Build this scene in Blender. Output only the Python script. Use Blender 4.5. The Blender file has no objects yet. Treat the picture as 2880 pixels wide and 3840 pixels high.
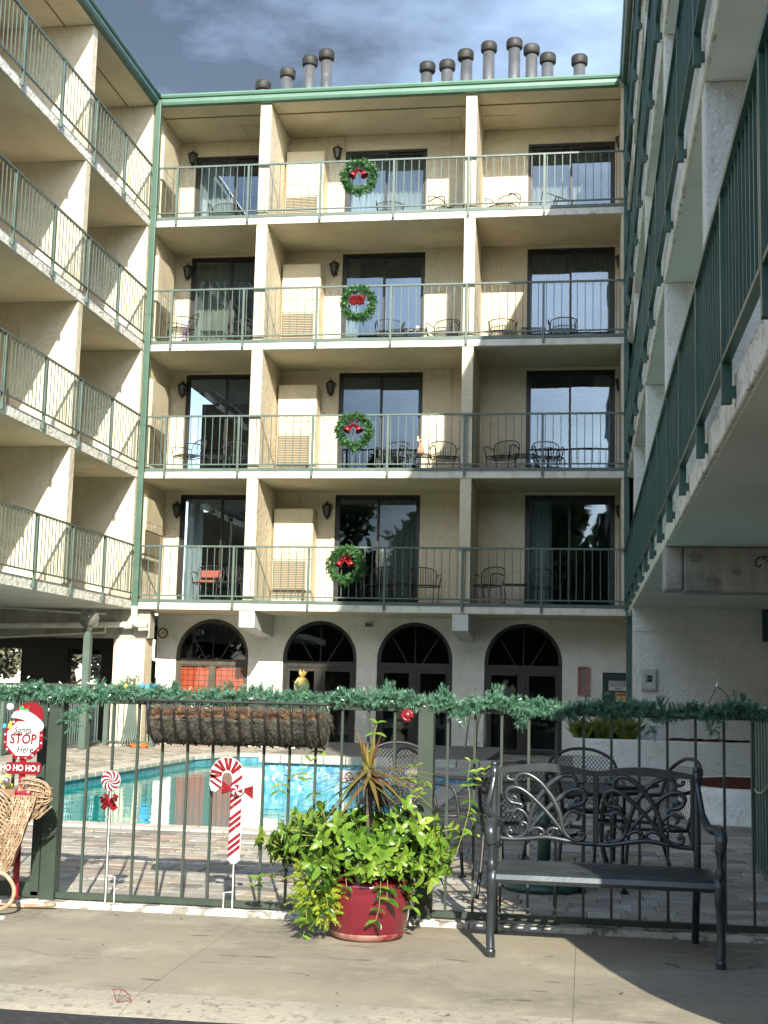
import bpy, bmesh, math, random
from mathutils import Vector, Matrix, noise
random.seed(7)
R = random.Random(11)
pi = math.pi
scene = bpy.context.scene
COL = scene.collection

# ------------------------------------------------------------------ camera
YAW, PITCH, ROLL, CAMZ = 0.1543, 0.1336, 0.0240, 1.2888
fw = Vector((-math.sin(YAW)*math.cos(PITCH), math.cos(YAW)*math.cos(PITCH), math.sin(PITCH)))
rt = Vector((math.cos(YAW), math.sin(YAW), 0)); up = rt.cross(fw)
r2 = rt*math.cos(ROLL) + up*math.sin(ROLL)
u2 = -rt*math.sin(ROLL) + up*math.cos(ROLL)
cam = bpy.data.cameras.new('camera'); cam.sensor_fit = 'HORIZONTAL'; cam.sensor_width = 36
cam.lens = 36*4940.956/2880; cam.clip_start = .1; cam.clip_end = 2000
camo = bpy.data.objects.new('camera', cam); COL.objects.link(camo)
camo.matrix_world = Matrix(((r2.x, u2.x, -fw.x, 0), (r2.y, u2.y, -fw.y, 0), (r2.z, u2.z, -fw.z, CAMZ), (0, 0, 0, 1)))
scene.camera = camo

# ------------------------------------------------------------------ light, sky, exposure
SUNV = Vector((-.508, 1.752, -1.0)).normalized()
EL = math.asin(-SUNV.z); AZ = math.atan2(-SUNV.x, -SUNV.y)
sl = bpy.data.lights.new('sun', 'SUN'); sl.energy = 2.0; sl.angle = math.radians(.5); sl.color = (1, .93, .80)
so = bpy.data.objects.new('sun', sl); COL.objects.link(so); so.rotation_euler = SUNV.to_track_quat('-Z', 'Y').to_euler()
so.location = (10, -20, 30)
w = bpy.data.worlds.new('World'); scene.world = w; w.use_nodes = True
nt = w.node_tree; nt.nodes.clear()
def N(nt, t, **k):
    n = nt.nodes.new(t)
    for a, b in k.items(): setattr(n, a, b)
    return n
def wire(nt, a, b): nt.links.new(a, b)
sky = N(nt, 'ShaderNodeTexSky', sky_type='NISHITA', sun_disc=False, sun_elevation=EL, sun_rotation=AZ)
sky.air_density = 1.1; sky.dust_density = .5; sky.ozone_density = 1.5
tc = N(nt, 'ShaderNodeTexCoord'); mp = N(nt, 'ShaderNodeMapping'); mp.inputs['Scale'].default_value = (1, 1, 2.2); mp.inputs['Location'].default_value = (.764, 7.519, 6.624)
wire(nt, tc.outputs['Generated'], mp.inputs['Vector'])
n1 = N(nt, 'ShaderNodeTexNoise'); n1.inputs['Scale'].default_value = 1.5; n1.inputs['Detail'].default_value = 8; n1.inputs['Roughness'].default_value = .5; n1.inputs['Distortion'].default_value = .5
wire(nt, mp.outputs[0], n1.inputs['Vector'])
cr = N(nt, 'ShaderNodeValToRGB'); cr.color_ramp.elements[0].position = .33; cr.color_ramp.elements[1].position = .50
wire(nt, n1.outputs['Fac'], cr.inputs['Fac'])
n2 = N(nt, 'ShaderNodeTexNoise'); n2.inputs['Scale'].default_value = 1.7; n2.inputs['Detail'].default_value = 9; n2.inputs['Roughness'].default_value = .55
wire(nt, mp.outputs[0], n2.inputs['Vector'])
cc = N(nt, 'ShaderNodeValToRGB'); cc.color_ramp.elements[0].position = .40; cc.color_ramp.elements[0].color = (.115, .115, .115, 1)
cc.color_ramp.elements[1].position = .74; cc.color_ramp.elements[1].color = (1.1, 1.1, 1.1, 1)
wire(nt, n2.outputs['Fac'], cc.inputs['Fac'])
gry = N(nt, 'ShaderNodeMix', data_type='RGBA'); gry.inputs[0].default_value = .32; wire(nt, sky.outputs[0], gry.inputs[6])
bw_ = N(nt, 'ShaderNodeRGBToBW'); wire(nt, sky.outputs[0], bw_.inputs[0]); wire(nt, bw_.outputs[0], gry.inputs[7])
cl = N(nt, 'ShaderNodeMix', data_type='RGBA', blend_type='MULTIPLY'); cl.inputs[0].default_value = 1; wire(nt, gry.outputs[2], cl.inputs[6]); wire(nt, cc.outputs['Color'], cl.inputs[7])
mx = N(nt, 'ShaderNodeMix', data_type='RGBA')
wire(nt, cr.outputs['Color'], mx.inputs[0]); wire(nt, sky.outputs[0], mx.inputs[6]); wire(nt, cl.outputs[2], mx.inputs[7])
bg = N(nt, 'ShaderNodeBackground'); bg.inputs['Strength'].default_value = .15
wo = N(nt, 'ShaderNodeOutputWorld'); wire(nt, mx.outputs[2], bg.inputs['Color']); wire(nt, bg.outputs[0], wo.inputs['Surface'])
vs = scene.view_settings; vs.view_transform = 'Standard'; vs.look = 'None'; vs.exposure = 2.43; vs.gamma = 1; vs.use_curve_mapping = False
scene.cycles.max_bounces = 8; scene.cycles.diffuse_bounces = 5; scene.cycles.transparent_max_bounces = 24

# ------------------------------------------------------------------ materials
MATS = {}
def pm(name, base, rough=.7, var=(), bump=(), metal=0., spec=.4, coat=0., crack=None, sub=0., obj=False, sheen=0):
    """Principled material; var = ((colour, scale, lo, hi), ...) noise-masked tints, bump = ((scale, strength, dist), ...)"""
    m = bpy.data.materials.new(name); m.use_nodes = True; t = m.node_tree; t.nodes.clear()
    o = N(t, 'ShaderNodeOutputMaterial'); b = N(t, 'ShaderNodeBsdfPrincipled'); wire(t, b.outputs[0], o.inputs['Surface'])
    b.inputs['Roughness'].default_value = rough; b.inputs['Metallic'].default_value = metal; b.inputs['Specular IOR Level'].default_value = spec
    b.inputs['Coat Weight'].default_value = coat; b.inputs['Coat Roughness'].default_value = .08
    if obj: pos = N(t, 'ShaderNodeTexCoord').outputs['Object']
    else: pos = N(t, 'ShaderNodeNewGeometry').outputs['Position']
    col = None
    for i, (c2, sc, lo, hi) in enumerate(var):
        vec = pos
        if isinstance(sc, tuple):
            ma = N(t, 'ShaderNodeMapping'); ma.inputs['Scale'].default_value = sc; wire(t, pos, ma.inputs['Vector']); vec = ma.outputs[0]; s = 1.
        else: s = sc
        n = N(t, 'ShaderNodeTexNoise'); n.inputs['Scale'].default_value = s; n.inputs['Detail'].default_value = 7; n.inputs['Roughness'].default_value = .6
        wire(t, vec, n.inputs['Vector'])
        r = N(t, 'ShaderNodeMapRange'); r.inputs[1].default_value = lo; r.inputs[2].default_value = hi
        wire(t, n.outputs['Fac'], r.inputs[0])
        k = N(t, 'ShaderNodeMix', data_type='RGBA'); wire(t, r.outputs[0], k.inputs[0])
        if col is None: k.inputs[6].default_value = (*base, 1)
        else: wire(t, col, k.inputs[6])
        k.inputs[7].default_value = (*c2, 1); col = k.outputs[2]
    if crack:                    # hairline cracks: (colour, scale, width, mask threshold)
        kc_, ks, kw, kt = crack
        nz = N(t, 'ShaderNodeTexNoise'); nz.inputs['Scale'].default_value = ks*2.2; nz.inputs['Detail'].default_value = 5; wire(t, pos, nz.inputs['Vector'])
        ad_ = N(t, 'ShaderNodeMix', data_type='RGBA', blend_type='ADD'); ad_.inputs[0].default_value = .6/ks; wire(t, pos, ad_.inputs[6]); wire(t, nz.outputs['Color'], ad_.inputs[7])
        vo = N(t, 'ShaderNodeTexVoronoi', feature='DISTANCE_TO_EDGE'); vo.inputs['Scale'].default_value = ks; wire(t, ad_.outputs[2], vo.inputs['Vector'])
        lt = N(t, 'ShaderNodeMath', operation='LESS_THAN'); lt.inputs[1].default_value = kw; wire(t, vo.outputs['Distance'], lt.inputs[0])
        nm_ = N(t, 'ShaderNodeTexNoise'); nm_.inputs['Scale'].default_value = ks*.8; wire(t, pos, nm_.inputs['Vector'])
        gt = N(t, 'ShaderNodeMath', operation='GREATER_THAN'); gt.inputs[1].default_value = kt; wire(t, nm_.outputs['Fac'], gt.inputs[0])
        mu = N(t, 'ShaderNodeMath', operation='MULTIPLY'); wire(t, lt.outputs[0], mu.inputs[0]); wire(t, gt.outputs[0], mu.inputs[1])
        k = N(t, 'ShaderNodeMix', data_type='RGBA'); wire(t, mu.outputs[0], k.inputs[0]); k.inputs[7].default_value = (*kc_, 1)
        if col is None: k.inputs[6].default_value = (*base, 1)
        else: wire(t, col, k.inputs[6])
        col = k.outputs[2]
    if col is None: b.inputs['Base Color'].default_value = (*base, 1)
    else: wire(t, col, b.inputs['Base Color'])
    last = None
    for sc, st, ds in bump:
        n = N(t, 'ShaderNodeTexNoise'); n.inputs['Scale'].default_value = sc; n.inputs['Detail'].default_value = 6; n.inputs['Roughness'].default_value = .6; wire(t, pos, n.inputs['Vector'])
        bu = N(t, 'ShaderNodeBump'); bu.inputs['Strength'].default_value = st; bu.inputs['Distance'].default_value = ds
        wire(t, n.outputs['Fac'], bu.inputs['Height'])
        if last: wire(t, last, bu.inputs['Normal'])
        last = bu.outputs[0]
    if last: wire(t, last, b.inputs['Normal'])
    MATS[name] = m
    return m
def leafmat(name, c1, c2, c3, rough=.4, trans=.25, scale=9.):
    m = pm(name, c1, rough, ((c2, scale, .35, .6), (c3, scale*.37, .5, .75)), spec=.45)
    t = m.node_tree; b = [n for n in t.nodes if n.type == 'BSDF_PRINCIPLED'][0]; o = [n for n in t.nodes if n.type == 'OUTPUT_MATERIAL'][0]
    tr = N(t, 'ShaderNodeBsdfTranslucent'); mixs = N(t, 'ShaderNodeMixShader'); mixs.inputs[0].default_value = trans
    src = b.inputs['Base Color'].links[0].from_socket; wire(t, src, tr.inputs['Color'])
    wire(t, b.outputs[0], mixs.inputs[1]); wire(t, tr.outputs[0], mixs.inputs[2]); wire(t, mixs.outputs[0], o.inputs['Surface'])
    return m
def glassmat(name, tint=(.55, .6, .6), refl=.10):
    m = bpy.data.materials.new(name); m.use_nodes = True; t = m.node_tree; t.nodes.clear()
    o = N(t, 'ShaderNodeOutputMaterial'); tr = N(t, 'ShaderNodeBsdfTransparent'); tr.inputs[0].default_value = (*tint, 1)
    gl = N(t, 'ShaderNodeBsdfGlossy'); gl.inputs['Roughness'].default_value = .015; gl.inputs['Color'].default_value = (.62, .76, .92, 1)
    g = N(t, 'ShaderNodeNewGeometry'); n = N(t, 'ShaderNodeTexNoise'); n.inputs['Scale'].default_value = 1.1; wire(t, g.outputs['Position'], n.inputs['Vector'])
    bu = N(t, 'ShaderNodeBump'); bu.inputs['Strength'].default_value = .05; bu.inputs['Distance'].default_value = .05; wire(t, n.outputs['Fac'], bu.inputs['Height']); wire(t, bu.outputs[0], gl.inputs['Normal'])
    f = N(t, 'ShaderNodeFresnel'); f.inputs['IOR'].default_value = 1.5
    a = N(t, 'ShaderNodeMath', operation='ADD'); a.inputs[1].default_value = refl; wire(t, f.outputs[0], a.inputs[0])
    mi = N(t, 'ShaderNodeMixShader'); wire(t, a.outputs[0], mi.inputs[0]); wire(t, tr.outputs[0], mi.inputs[1]); wire(t, gl.outputs[0], mi.inputs[2]); wire(t, mi.outputs[0], o.inputs['Surface'])
    MATS[name] = m; return m

STUCCO = pm('stucco cream', (.68, .595, .435), .9, (((.57, .49, .345), .9, .42, .75), ((.72, .67, .55), 6, .5, .8), ((.40, .35, .26), (5, 5, .35), .60, .80)), ((7, .8, .035), (24, .9, .012)), spec=.2, crack=((.45, .39, .29), 2.6, .008, .58))
STUCCOW = pm('stucco white', (.79, .785, .725), .9, (((.64, .63, .56), 1.2, .4, .75), ((.42, .40, .33), (2, 2, 9), .64, .82), ((.30, .29, .24), (14, 14, 5), .70, .76)), ((5, .9, .05), (20, .9, .015)), spec=.2, crack=((.50, .48, .42), 4.5, .010, .57))
SLABE = pm('slab edge paint', (.74, .71, .62), .8, (((.40, .37, .29), (5, 5, 3), .55, .70), ((.60, .56, .47), 2.3, .45, .7), ((.16, .15, .13), (9, 9, 22), .70, .78)), ((12, .5, .012),), spec=.25)
PEEL = pm('peeling slab edge', (.80, .775, .69), .85, (((.58, .56, .48), 7, .5, .66), ((.22, .21, .18), 16, .67, .72)), ((9, .9, .05), (30, .7, .02)), spec=.2, crack=((.24, .22, .19), 7., .022, .53))
SOFFIT = pm('soffit paint', (.70, .605, .44), .85, (((.54, .45, .31), .7, .40, .7), ((.33, .26, .16), (2.2, 9, 2), .66, .82), ((.25, .2, .13), 14, .72, .78)), ((5, .12, .01),), spec=.2)
SOFFITG = pm('soffit grey', (.74, .76, .70), .85, (((.60, .62, .56), .8, .4, .7), ((.45, .46, .41), 5, .66, .8)), ((40, .25, .004),), spec=.2)
CONC = pm('beam concrete', (.36, .34, .29), .9, (((.20, .19, .16), 2.2, .5, .66), ((.48, .46, .40), (6, 6, .7), .5, .75)), ((14, .35, .01),), spec=.2)
WALK = pm('sidewalk concrete', (.275, .245, .183), .9, (((.165, .153, .124), .8, .40, .64), ((.38, .34, .26), 2.4, .52, .75), ((.265, .236, .18), 14, .45, .7), ((.085, .078, .066), (2.2, 8, 3), .63, .70), ((.42, .40, .35), 70, .68, .72), ((.19, .17, .135), 130, .56, .66)), ((60, .5, .005), (6, .15, .02)), spec=.2, crack=((.13, .12, .095), .55, .0035, .55))  # broad dark blotches are partly stain, partly soft mottled shade put into the colour
KERB = pm('kerb edge', (.295, .268, .212), .92, (((.25, .23, .185), 3, .45, .6), ((.19, .175, .14), 24, .54, .66)), ((30, .6, .01),), spec=.2)
ASPH = pm('asphalt', (.03, .031, .034), .9, (((.06, .06, .062), 25, .5, .7),), ((120, .8, .01),), spec=.3)
GREEN = pm('green paint', (.075, .112, .094), .42, (((.11, .15, .13), 2.5, .45, .75), ((.07, .13, .10), 9, .66, .8)), ((30, .12, .003),), spec=.45)
MINT = pm('green gutter paint', (.085, .17, .122), .45, (((.11, .20, .15), 2, .45, .7), ((.09, .17, .13), 7, .68, .8)), spec=.4)
DGREEN = pm('dark green metal', (.028, .08, .062), .38, (((.048, .112, .086), 4, .45, .7), ((.10, .12, .09), 16, .68, .76)), ((40, .15, .003),), spec=.5)
FGREEN = pm('front fence green', (.030, .044, .033), .42, (((.045, .064, .048), 3, .45, .7), ((.16, .17, .14), 40, .70, .76)), ((50, .15, .002),), spec=.5)
BRONZE = pm('bronze frame', (.018, .015, .012), .45, (((.035, .028, .02), 5, .5, .7),), spec=.45)
BROWNF = pm('brown door frame', (.06, .05, .035), .5, (((.09, .075, .055), 5, .5, .7),), spec=.4)
GLASS = glassmat('door glass', (.40, .46, .47), .075)
GLASSD = glassmat('dark glass', (.55, .57, .55), .0)
GLASSC = glassmat('clear glass', (.86, .86, .84), .0)
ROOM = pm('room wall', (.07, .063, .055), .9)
CURT = pm('curtain', (.62, .60, .50), .9, (((.5, .48, .4), 3, .4, .7),), spec=.1)
CURTW = pm('white curtain', (.78, .80, .80), .9, spec=.1)
ACM = pm('beige metal cabinet', (.64, .555, .38), .5, (((.52, .43, .27), 2, .45, .7), ((.35, .26, .15), (8, 8, 1), .70, .82)), spec=.35)
ACG = pm('cabinet grille', (.47, .405, .285), .6, spec=.3)
ACD = pm('grille dark', (.24, .205, .145), .8)
BLACK = pm('black iron', (.011, .011, .012), .5, (((.03, .028, .026), 9, .5, .7),), ((60, .15, .002),), spec=.5)
LANT = pm('lantern glass', (.09, .085, .07), .2, spec=.5)
PIPE = pm('galvanised flue', (.15, .157, .165), .45, (((.105, .11, .115), 3, .45, .7), ((.30, .31, .32), 8, .62, .76)), metal=.55, spec=.5)
CAP = pm('sooty flue cap', (.022, .021, .019), .6, (((.075, .072, .066), 3.2, .52, .74),), ((30, .25, .005),), metal=.1)
ROOF = pm('roof felt', (.16, .16, .15), .9)
PVC = pm('white pipe', (.74, .73, .68), .45, (((.6, .58, .5), 3, .5, .75),), spec=.4)
WHITE = pm('white paint', (.60, .595, .575), .5, (((.52, .515, .49), 6, .45, .7),), spec=.4)
RED = pm('red glitter', (.18, .005, .009), .42, (((.34, .015, .02), 55, .55, .65),), ((90, .4, .003),), spec=.6)
REDP = pm('red paint', (.17, .005, .011), .35, (((.30, .03, .04), 24, .62, .7),), spec=.5)
GOLD = pm('gold glitter', (.62, .40, .04), .35, (((.8, .62, .15), 50, .5, .6),), metal=.3)
INK = pm('black ink', (.03, .03, .032), .6)
POTM = pm('burgundy glaze', (.12, .005, .015), .16, (((.14, .008, .02), 3, .45, .7), ((.22, .02, .035), 40, .72, .76)), ((9, .06, .01),), spec=.6, coat=.8)
POTB = pm('glaze worn foot', (.33, .18, .14), .5, (((.2, .02, .03), 7, .45, .6),))
POTD = pm('dark glaze', (.03, .006, .008), .15, spec=.6, coat=.9)
COIR = pm('coir liner', (.11, .103, .085), .95, (((.07, .078, .072), 6, .45, .62), ((.26, .21, .14), 22, .55, .70)), ((45, 1., .03), (120, .8, .01)), spec=.1)
MULCH = pm('dry plant litter', (.16, .085, .045), .9, (((.28, .17, .08), 20, .5, .65), ((.06, .04, .025), 35, .55, .7)), ((40, .8, .02),), spec=.1)
BARK = pm('bark mulch', (.10, .028, .017), .95, (((.16, .05, .03), 25, .5, .65), ((.04, .015, .01), 40, .5, .65)), ((30, 1., .04),), spec=.1)
WICK = pm('pale wicker', (.34, .245, .16), .7, (((.22, .145, .09), 14, .45, .62), ((.62, .5, .36), 30, .55, .7)), ((70, .3, .003),), spec=.25)
BENCHM = pm('charcoal cast aluminium', (.05, .06, .066), .32, (((.075, .088, .093), 5, .45, .7), ((.16, .17, .17), 60, .70, .78)), ((80, .25, .002),), metal=.6, spec=.5)
NEED = leafmat('garland needles', (.06, .175, .10), (.16, .32, .22), (.024, .075, .043), .35, .25, 30)
NEEDW = leafmat('wreath needles', (.05, .15, .05), (.09, .22, .075), (.03, .09, .03), .45, .25, 9)
LEAF = leafmat('broad leaves', (.10, .24, .028), (.20, .36, .045), (.055, .15, .02), .26, .3, 11)
FERN = leafmat('foxtail fern', (.42, .54, .05), (.52, .62, .09), (.30, .44, .04), .5, .5, 14)
SPIKE = leafmat('spike leaves', (.15, .16, .035), (.17, .10, .04), (.26, .25, .06), .35, .25, 5)
BACKSH = leafmat('undercroft shrub', (.085, .09, .055), (.14, .135, .085), (.04, .045, .03), .6, .2, 1.5)
DSPOUT = pm('downspout green', (.052, .108, .078), .45, (((.075, .135, .10), 2, .45, .7), ((.04, .07, .05), 8, .66, .8)), spec=.4)
SHRUB = leafmat('shrub leaves', (.11, .17, .03), (.20, .22, .04), (.06, .11, .02), .45, .3, 7)
TREEL = leafmat('tree leaves', (.05, .085, .03), (.09, .12, .04), (.03, .05, .02), .5, .25, 1.2)
TREEY = leafmat('autumn leaves', (.30, .19, .04), (.22, .16, .05), (.12, .10, .03), .5, .3, 1.2)
TRUNK = pm('bark', (.11, .085, .06), .95, (((.06, .045, .035), 6, .45, .65),), ((14, .8, .03),))
COPE = pm('coping stone', (.46, .43, .37), .85, (((.36, .34, .29), 4, .45, .65), ((.56, .53, .46), 9, .55, .7)), ((25, .4, .01),), spec=.25)
STONES = [pm('paver %s' % n, c, .86, ((tuple(x*.72 for x in c), 5, .42, .66), (tuple(min(1, x*1.3) for x in c), 17, .56, .75)), ((22, .5, .008),), spec=.25) for n, c in
          (('grey', (.30, .285, .25)), ('warm', (.33, .29, .225)), ('pale', (.42, .40, .35)), ('dark', (.215, .20, .175)), ('rose', (.30, .235, .19)), ('mid', (.355, .335, .29)))]
GROUT = pm('paver joint', (.20, .185, .16), .95, (((.13, .12, .10), 8, .4, .6),), ((40, .4, .01),))
TILE = pm('waterline tile', (.10, .27, .33), .25, (((.05, .16, .24), 9, .45, .6), ((.2, .42, .46), 16, .6, .7)), spec=.5)
SPAT = pm('blue mosaic', (.13, .32, .42), .25, (((.06, .19, .33), 9, .45, .55), ((.38, .52, .55), 14, .52, .62)), ((30, .3, .01),), spec=.5)
LEDM = pm('fairy light', (.85, .86, .88), .25, spec=.6)
BROWNFIB = pm('dry fibre', (.30, .21, .11), .9)
PINK = pm('faded red frame', (.42, .16, .13), .6, (((.5, .24, .2), 4, .45, .7),))
SILVER = pm('silver bauble', (.6, .62, .64), .15, metal=.9)
GLOBE = pm('smoked globe', (.17, .165, .14), .10, (((.13, .125, .105), 2, .4, .7),), spec=.6, coat=.5)
STEEL = pm('brushed steel', (.42, .40, .36), .3, metal=.8)
CERAM = pm('cream ceramic', (.72, .62, .42), .5, (((.6, .42, .16), 9, .5, .7),))
PINEA = pm('gold ceramic', (.70, .50, .17), .5, (((.55, .36, .1), 14, .5, .65),))
TERRA = pm('cushion orange', (.30, .09, .035), .85)
PHONE = pm('grey box', (.47, .485, .45), .45, (((.4, .41, .38), 4, .5, .7),))
DOORD = pm('dark door', (.012, .035, .035), .4, spec=.45)
YELL = pm('yellow label', (.62, .50, .22), .6)
ORNG = pm('orange label', (.50, .17, .09), .6)
STAIN = pm('dark stain', (.255, .243, .21), .9, (((.20, .19, .165), 20, .4, .6),))
MIRROR = MATS

def plaid():
    m = bpy.data.materials.new('orange plaid'); m.use_nodes = True; t = m.node_tree; b = t.nodes['Principled BSDF']; b.inputs['Roughness'].default_value = .85
    g = N(t, 'ShaderNodeNewGeometry'); ma = N(t, 'ShaderNodeMapping'); ma.inputs['Rotation'].default_value = (pi/2, 0, 0); ma.inputs['Scale'].default_value = (1, 1, 1); wire(t, g.outputs['Position'], ma.inputs['Vector'])
    br = N(t, 'ShaderNodeTexBrick'); br.offset = 0; br.inputs['Scale'].default_value = 1.; br.inputs['Brick Width'].default_value = .125; br.inputs['Row Height'].default_value = .115; br.inputs['Mortar Size'].default_value = .011
    br.inputs['Mortar Smooth'].default_value = .5
    br.inputs['Color1'].default_value = (.42, .075, .018, 1); br.inputs['Color2'].default_value = (.32, .048, .013, 1); br.inputs['Mortar'].default_value = (.10, .015, .01, 1)
    wire(t, ma.outputs[0], br.inputs['Vector']); wire(t, br.outputs['Color'], b.inputs['Base Color']); return m
PLAID = plaid()
def watermat():
    m = bpy.data.materials.new('pool water'); m.use_nodes = True; t = m.node_tree; b = t.nodes['Principled BSDF']
    b.inputs['Base Color'].default_value = (.02, .30, .30, 1); b.inputs['Roughness'].default_value = .02; b.inputs['IOR'].default_value = 1.33
    g = N(t, 'ShaderNodeNewGeometry'); last = None
    for sc, st, ds in (((.9, 2.6, 1), .10, .06), ((3., 9., 1), .05, .02)):
        ma = N(t, 'ShaderNodeMapping'); ma.inputs['Scale'].default_value = sc; wire(t, g.outputs['Position'], ma.inputs['Vector'])
        n = N(t, 'ShaderNodeTexNoise'); n.inputs['Scale'].default_value = 1.; n.inputs['Detail'].default_value = 3; wire(t, ma.outputs[0], n.inputs['Vector'])
        bu = N(t, 'ShaderNodeBump'); bu.inputs['Strength'].default_value = st; bu.inputs['Distance'].default_value = ds; wire(t, n.outputs['Fac'], bu.inputs['Height'])
        if last: wire(t, last, bu.inputs['Normal'])
        last = bu.outputs[0]
    wire(t, last, b.inputs['Normal']); return m
WATER = watermat()

# ------------------------------------------------------------------ mesh helpers
class MB:
    def __init__(s): s.v = []; s.f = []; s.mi = []; s.m = 0
    def _add(s, vs, fs):
        o = len(s.v); s.v += [tuple(p) for p in vs]; s.f += [tuple(i+o for i in f) for f in fs]; s.mi += [s.m]*len(fs); return s
    def box(s, x0, x1, y0, y1, z0, z1):
        return s._add([(x0,y0,z0),(x1,y0,z0),(x1,y1,z0),(x0,y1,z0),(x0,y0,z1),(x1,y0,z1),(x1,y1,z1),(x0,y1,z1)],
                      [(3,2,1,0),(4,5,6,7),(0,1,5,4),(1,2,6,5),(2,3,7,6),(3,0,4,7)])
    def beam(s, p, q, wd, ht, upv=(0,0,1)):
        p = Vector(p); q = Vector(q); d = (q-p).normalized(); u = Vector(upv)
        if abs(d.dot(u)) > .99: u = Vector((1,0,0))
        a = d.cross(u).normalized()*wd/2; b = a.cross(d).normalized()*ht/2
        return s._add([p-a-b,p+a-b,p+a+b,p-a+b,q-a-b,q+a-b,q+a+b,q-a+b],[(0,1,2,3),(7,6,5,4),(4,5,1,0),(5,6,2,1),(6,7,3,2),(7,4,0,3)])
    def tube(s, pts, r, n=8, closed=False, flat=1.):
        P = [Vector(p) for p in pts]; m = len(P)
        rr = r if isinstance(r, (list, tuple)) else [r]*m
        t0 = (P[1]-P[0]).normalized(); ref = Vector((0,0,1)) if abs(t0.z) < .9 else Vector((1,0,0))
        a = t0.cross(ref).normalized(); vs = []; fs = []
        for i in range(m):
            if closed: t = (P[(i+1) % m]-P[i-1]).normalized()
            else: t = (P[min(i+1, m-1)]-P[max(i-1, 0)]).normalized()
            a = (a - t*a.dot(t)).normalized(); b = t.cross(a)
            for k in range(n):
                an = 2*pi*k/n; vs.append(P[i]+(a*math.cos(an)+b*math.sin(an)*flat)*rr[i])
        for i in range(m if closed else m-1):
            j = (i+1) % m
            for k in range(n): fs.append((i*n+k, i*n+(k+1) % n, j*n+(k+1) % n, j*n+k))
        if not closed: fs += [tuple(range(n))[::-1], tuple(range((m-1)*n, m*n))]
        return s._add(vs, fs)
    def lathe(s, prof, c=(0,0,0), n=24, sx=1., sy=1.):
        vs = []; fs = []; k = len(prof)
        for j in range(n):
            a = 2*pi*j/n
            for r, z in prof: vs.append((c[0]+r*math.cos(a)*sx, c[1]+r*math.sin(a)*sy, c[2]+z))
        for j in range(n):
            j2 = (j+1) % n
            for i in range(k-1): fs.append((j*k+i, j2*k+i, j2*k+i+1, j*k+i+1))
        if prof[0][0] > 1e-4: fs.append(tuple(j*k for j in range(n))[::-1])
        if prof[-1][0] > 1e-4: fs.append(tuple(j*k+k-1 for j in range(n)))
        return s._add(vs, fs)
    def prism(s, poly, y0, y1):               # poly in (x, z), extruded along y
        n = len(poly); vs = [(x, y0, z) for x, z in poly]+[(x, y1, z) for x, z in poly]
        fs = [tuple(range(n)), tuple(range(n, 2*n))[::-1]]+[(i, i+n, (i+1) % n+n, (i+1) % n) for i in range(n)]
        return s._add(vs, fs)
    def vprism(s, poly, z0, z1):              # poly in (x, y), extruded along z
        n = len(poly); vs = [(x, y, z0) for x, y in poly]+[(x, y, z1) for x, y in poly]
        fs = [tuple(range(n))[::-1], tuple(range(n, 2*n))]+[(i, (i+1) % n, (i+1) % n+n, i+n) for i in range(n)]
        return s._add(vs, fs)
    def quad(s, a, b, c, d): return s._add([a, b, c, d], [(0,1,2,3)])
    def tri(s, a, b, c): return s._add([a, b, c], [(0,1,2)])
    def ball(s, c, r, n=12, sx=1, sy=1, sz=1):
        h = n//2+1
        prof = [(max(1e-5, r*math.sin(pi*i/h)), -r*sz*math.cos(pi*i/h)) for i in range(h+1)]
        prof[0] = (1e-5, -r*sz); prof[-1] = (1e-5, r*sz)
        return s.lathe(prof, c, n, sx, sy)
    def mesh(s, name, mats, smooth=False):
        me = bpy.data.meshes.new(name); me.from_pydata(s.v, [], s.f)
        if not isinstance(mats, (list, tuple)): mats = [mats]
        for m in mats: me.materials.append(m)
        if len(mats) > 1: me.polygons.foreach_set('material_index', s.mi)
        if smooth: me.polygons.foreach_set('use_smooth', [True]*len(s.f))
        me.update(); return me
    def build(s, name, mats, parent=None, smooth=False, bevel=0., seg=1):
        me = s.mesh(name, mats, smooth)
        return put(name, me, parent, bevel=bevel, seg=seg)
def put(name, me, parent=None, loc=None, rot=None, scale=None, bevel=0., seg=1):
    o = bpy.data.objects.new(name, me); COL.objects.link(o)
    if parent: o.parent = parent
    if loc is not None: o.location = loc
    if rot is not None: o.rotation_euler = rot
    if scale is not None: o.scale = scale
    if bevel:
        b = o.modifiers.new('bevel', 'BEVEL'); b.width = bevel; b.segments = seg; b.limit_method = 'ANGLE'
    return o
def tag(o, label=None, cat=None, group=None, kind=None):
    if label: o['label'] = label
    if cat: o['category'] = cat
    if group: o['group'] = group
    if kind: o['kind'] = kind
    return o
def empty(name, loc=(0,0,0), rz=0.):
    o = bpy.data.objects.new(name, None); COL.objects.link(o); o.location = loc; o.rotation_euler = (0,0,rz); o.empty_display_size = .1; return o
def thing(name, label, cat, loc=(0,0,0), rz=0., group=None): return tag(empty(name, loc, rz), label, cat, group)
def copy_tree(o, kids, parent=None):
    c = o.copy(); COL.objects.link(c); c.parent = parent
    for ch in kids.get(o.name, ()): copy_tree(ch, kids, c)
    return c
def kidmap(root):
    d = {}; st = [root]
    allc = [o for o in bpy.data.objects if o.parent]
    for o in allc: d.setdefault(o.parent.name, []).append(o)
    return d
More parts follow.
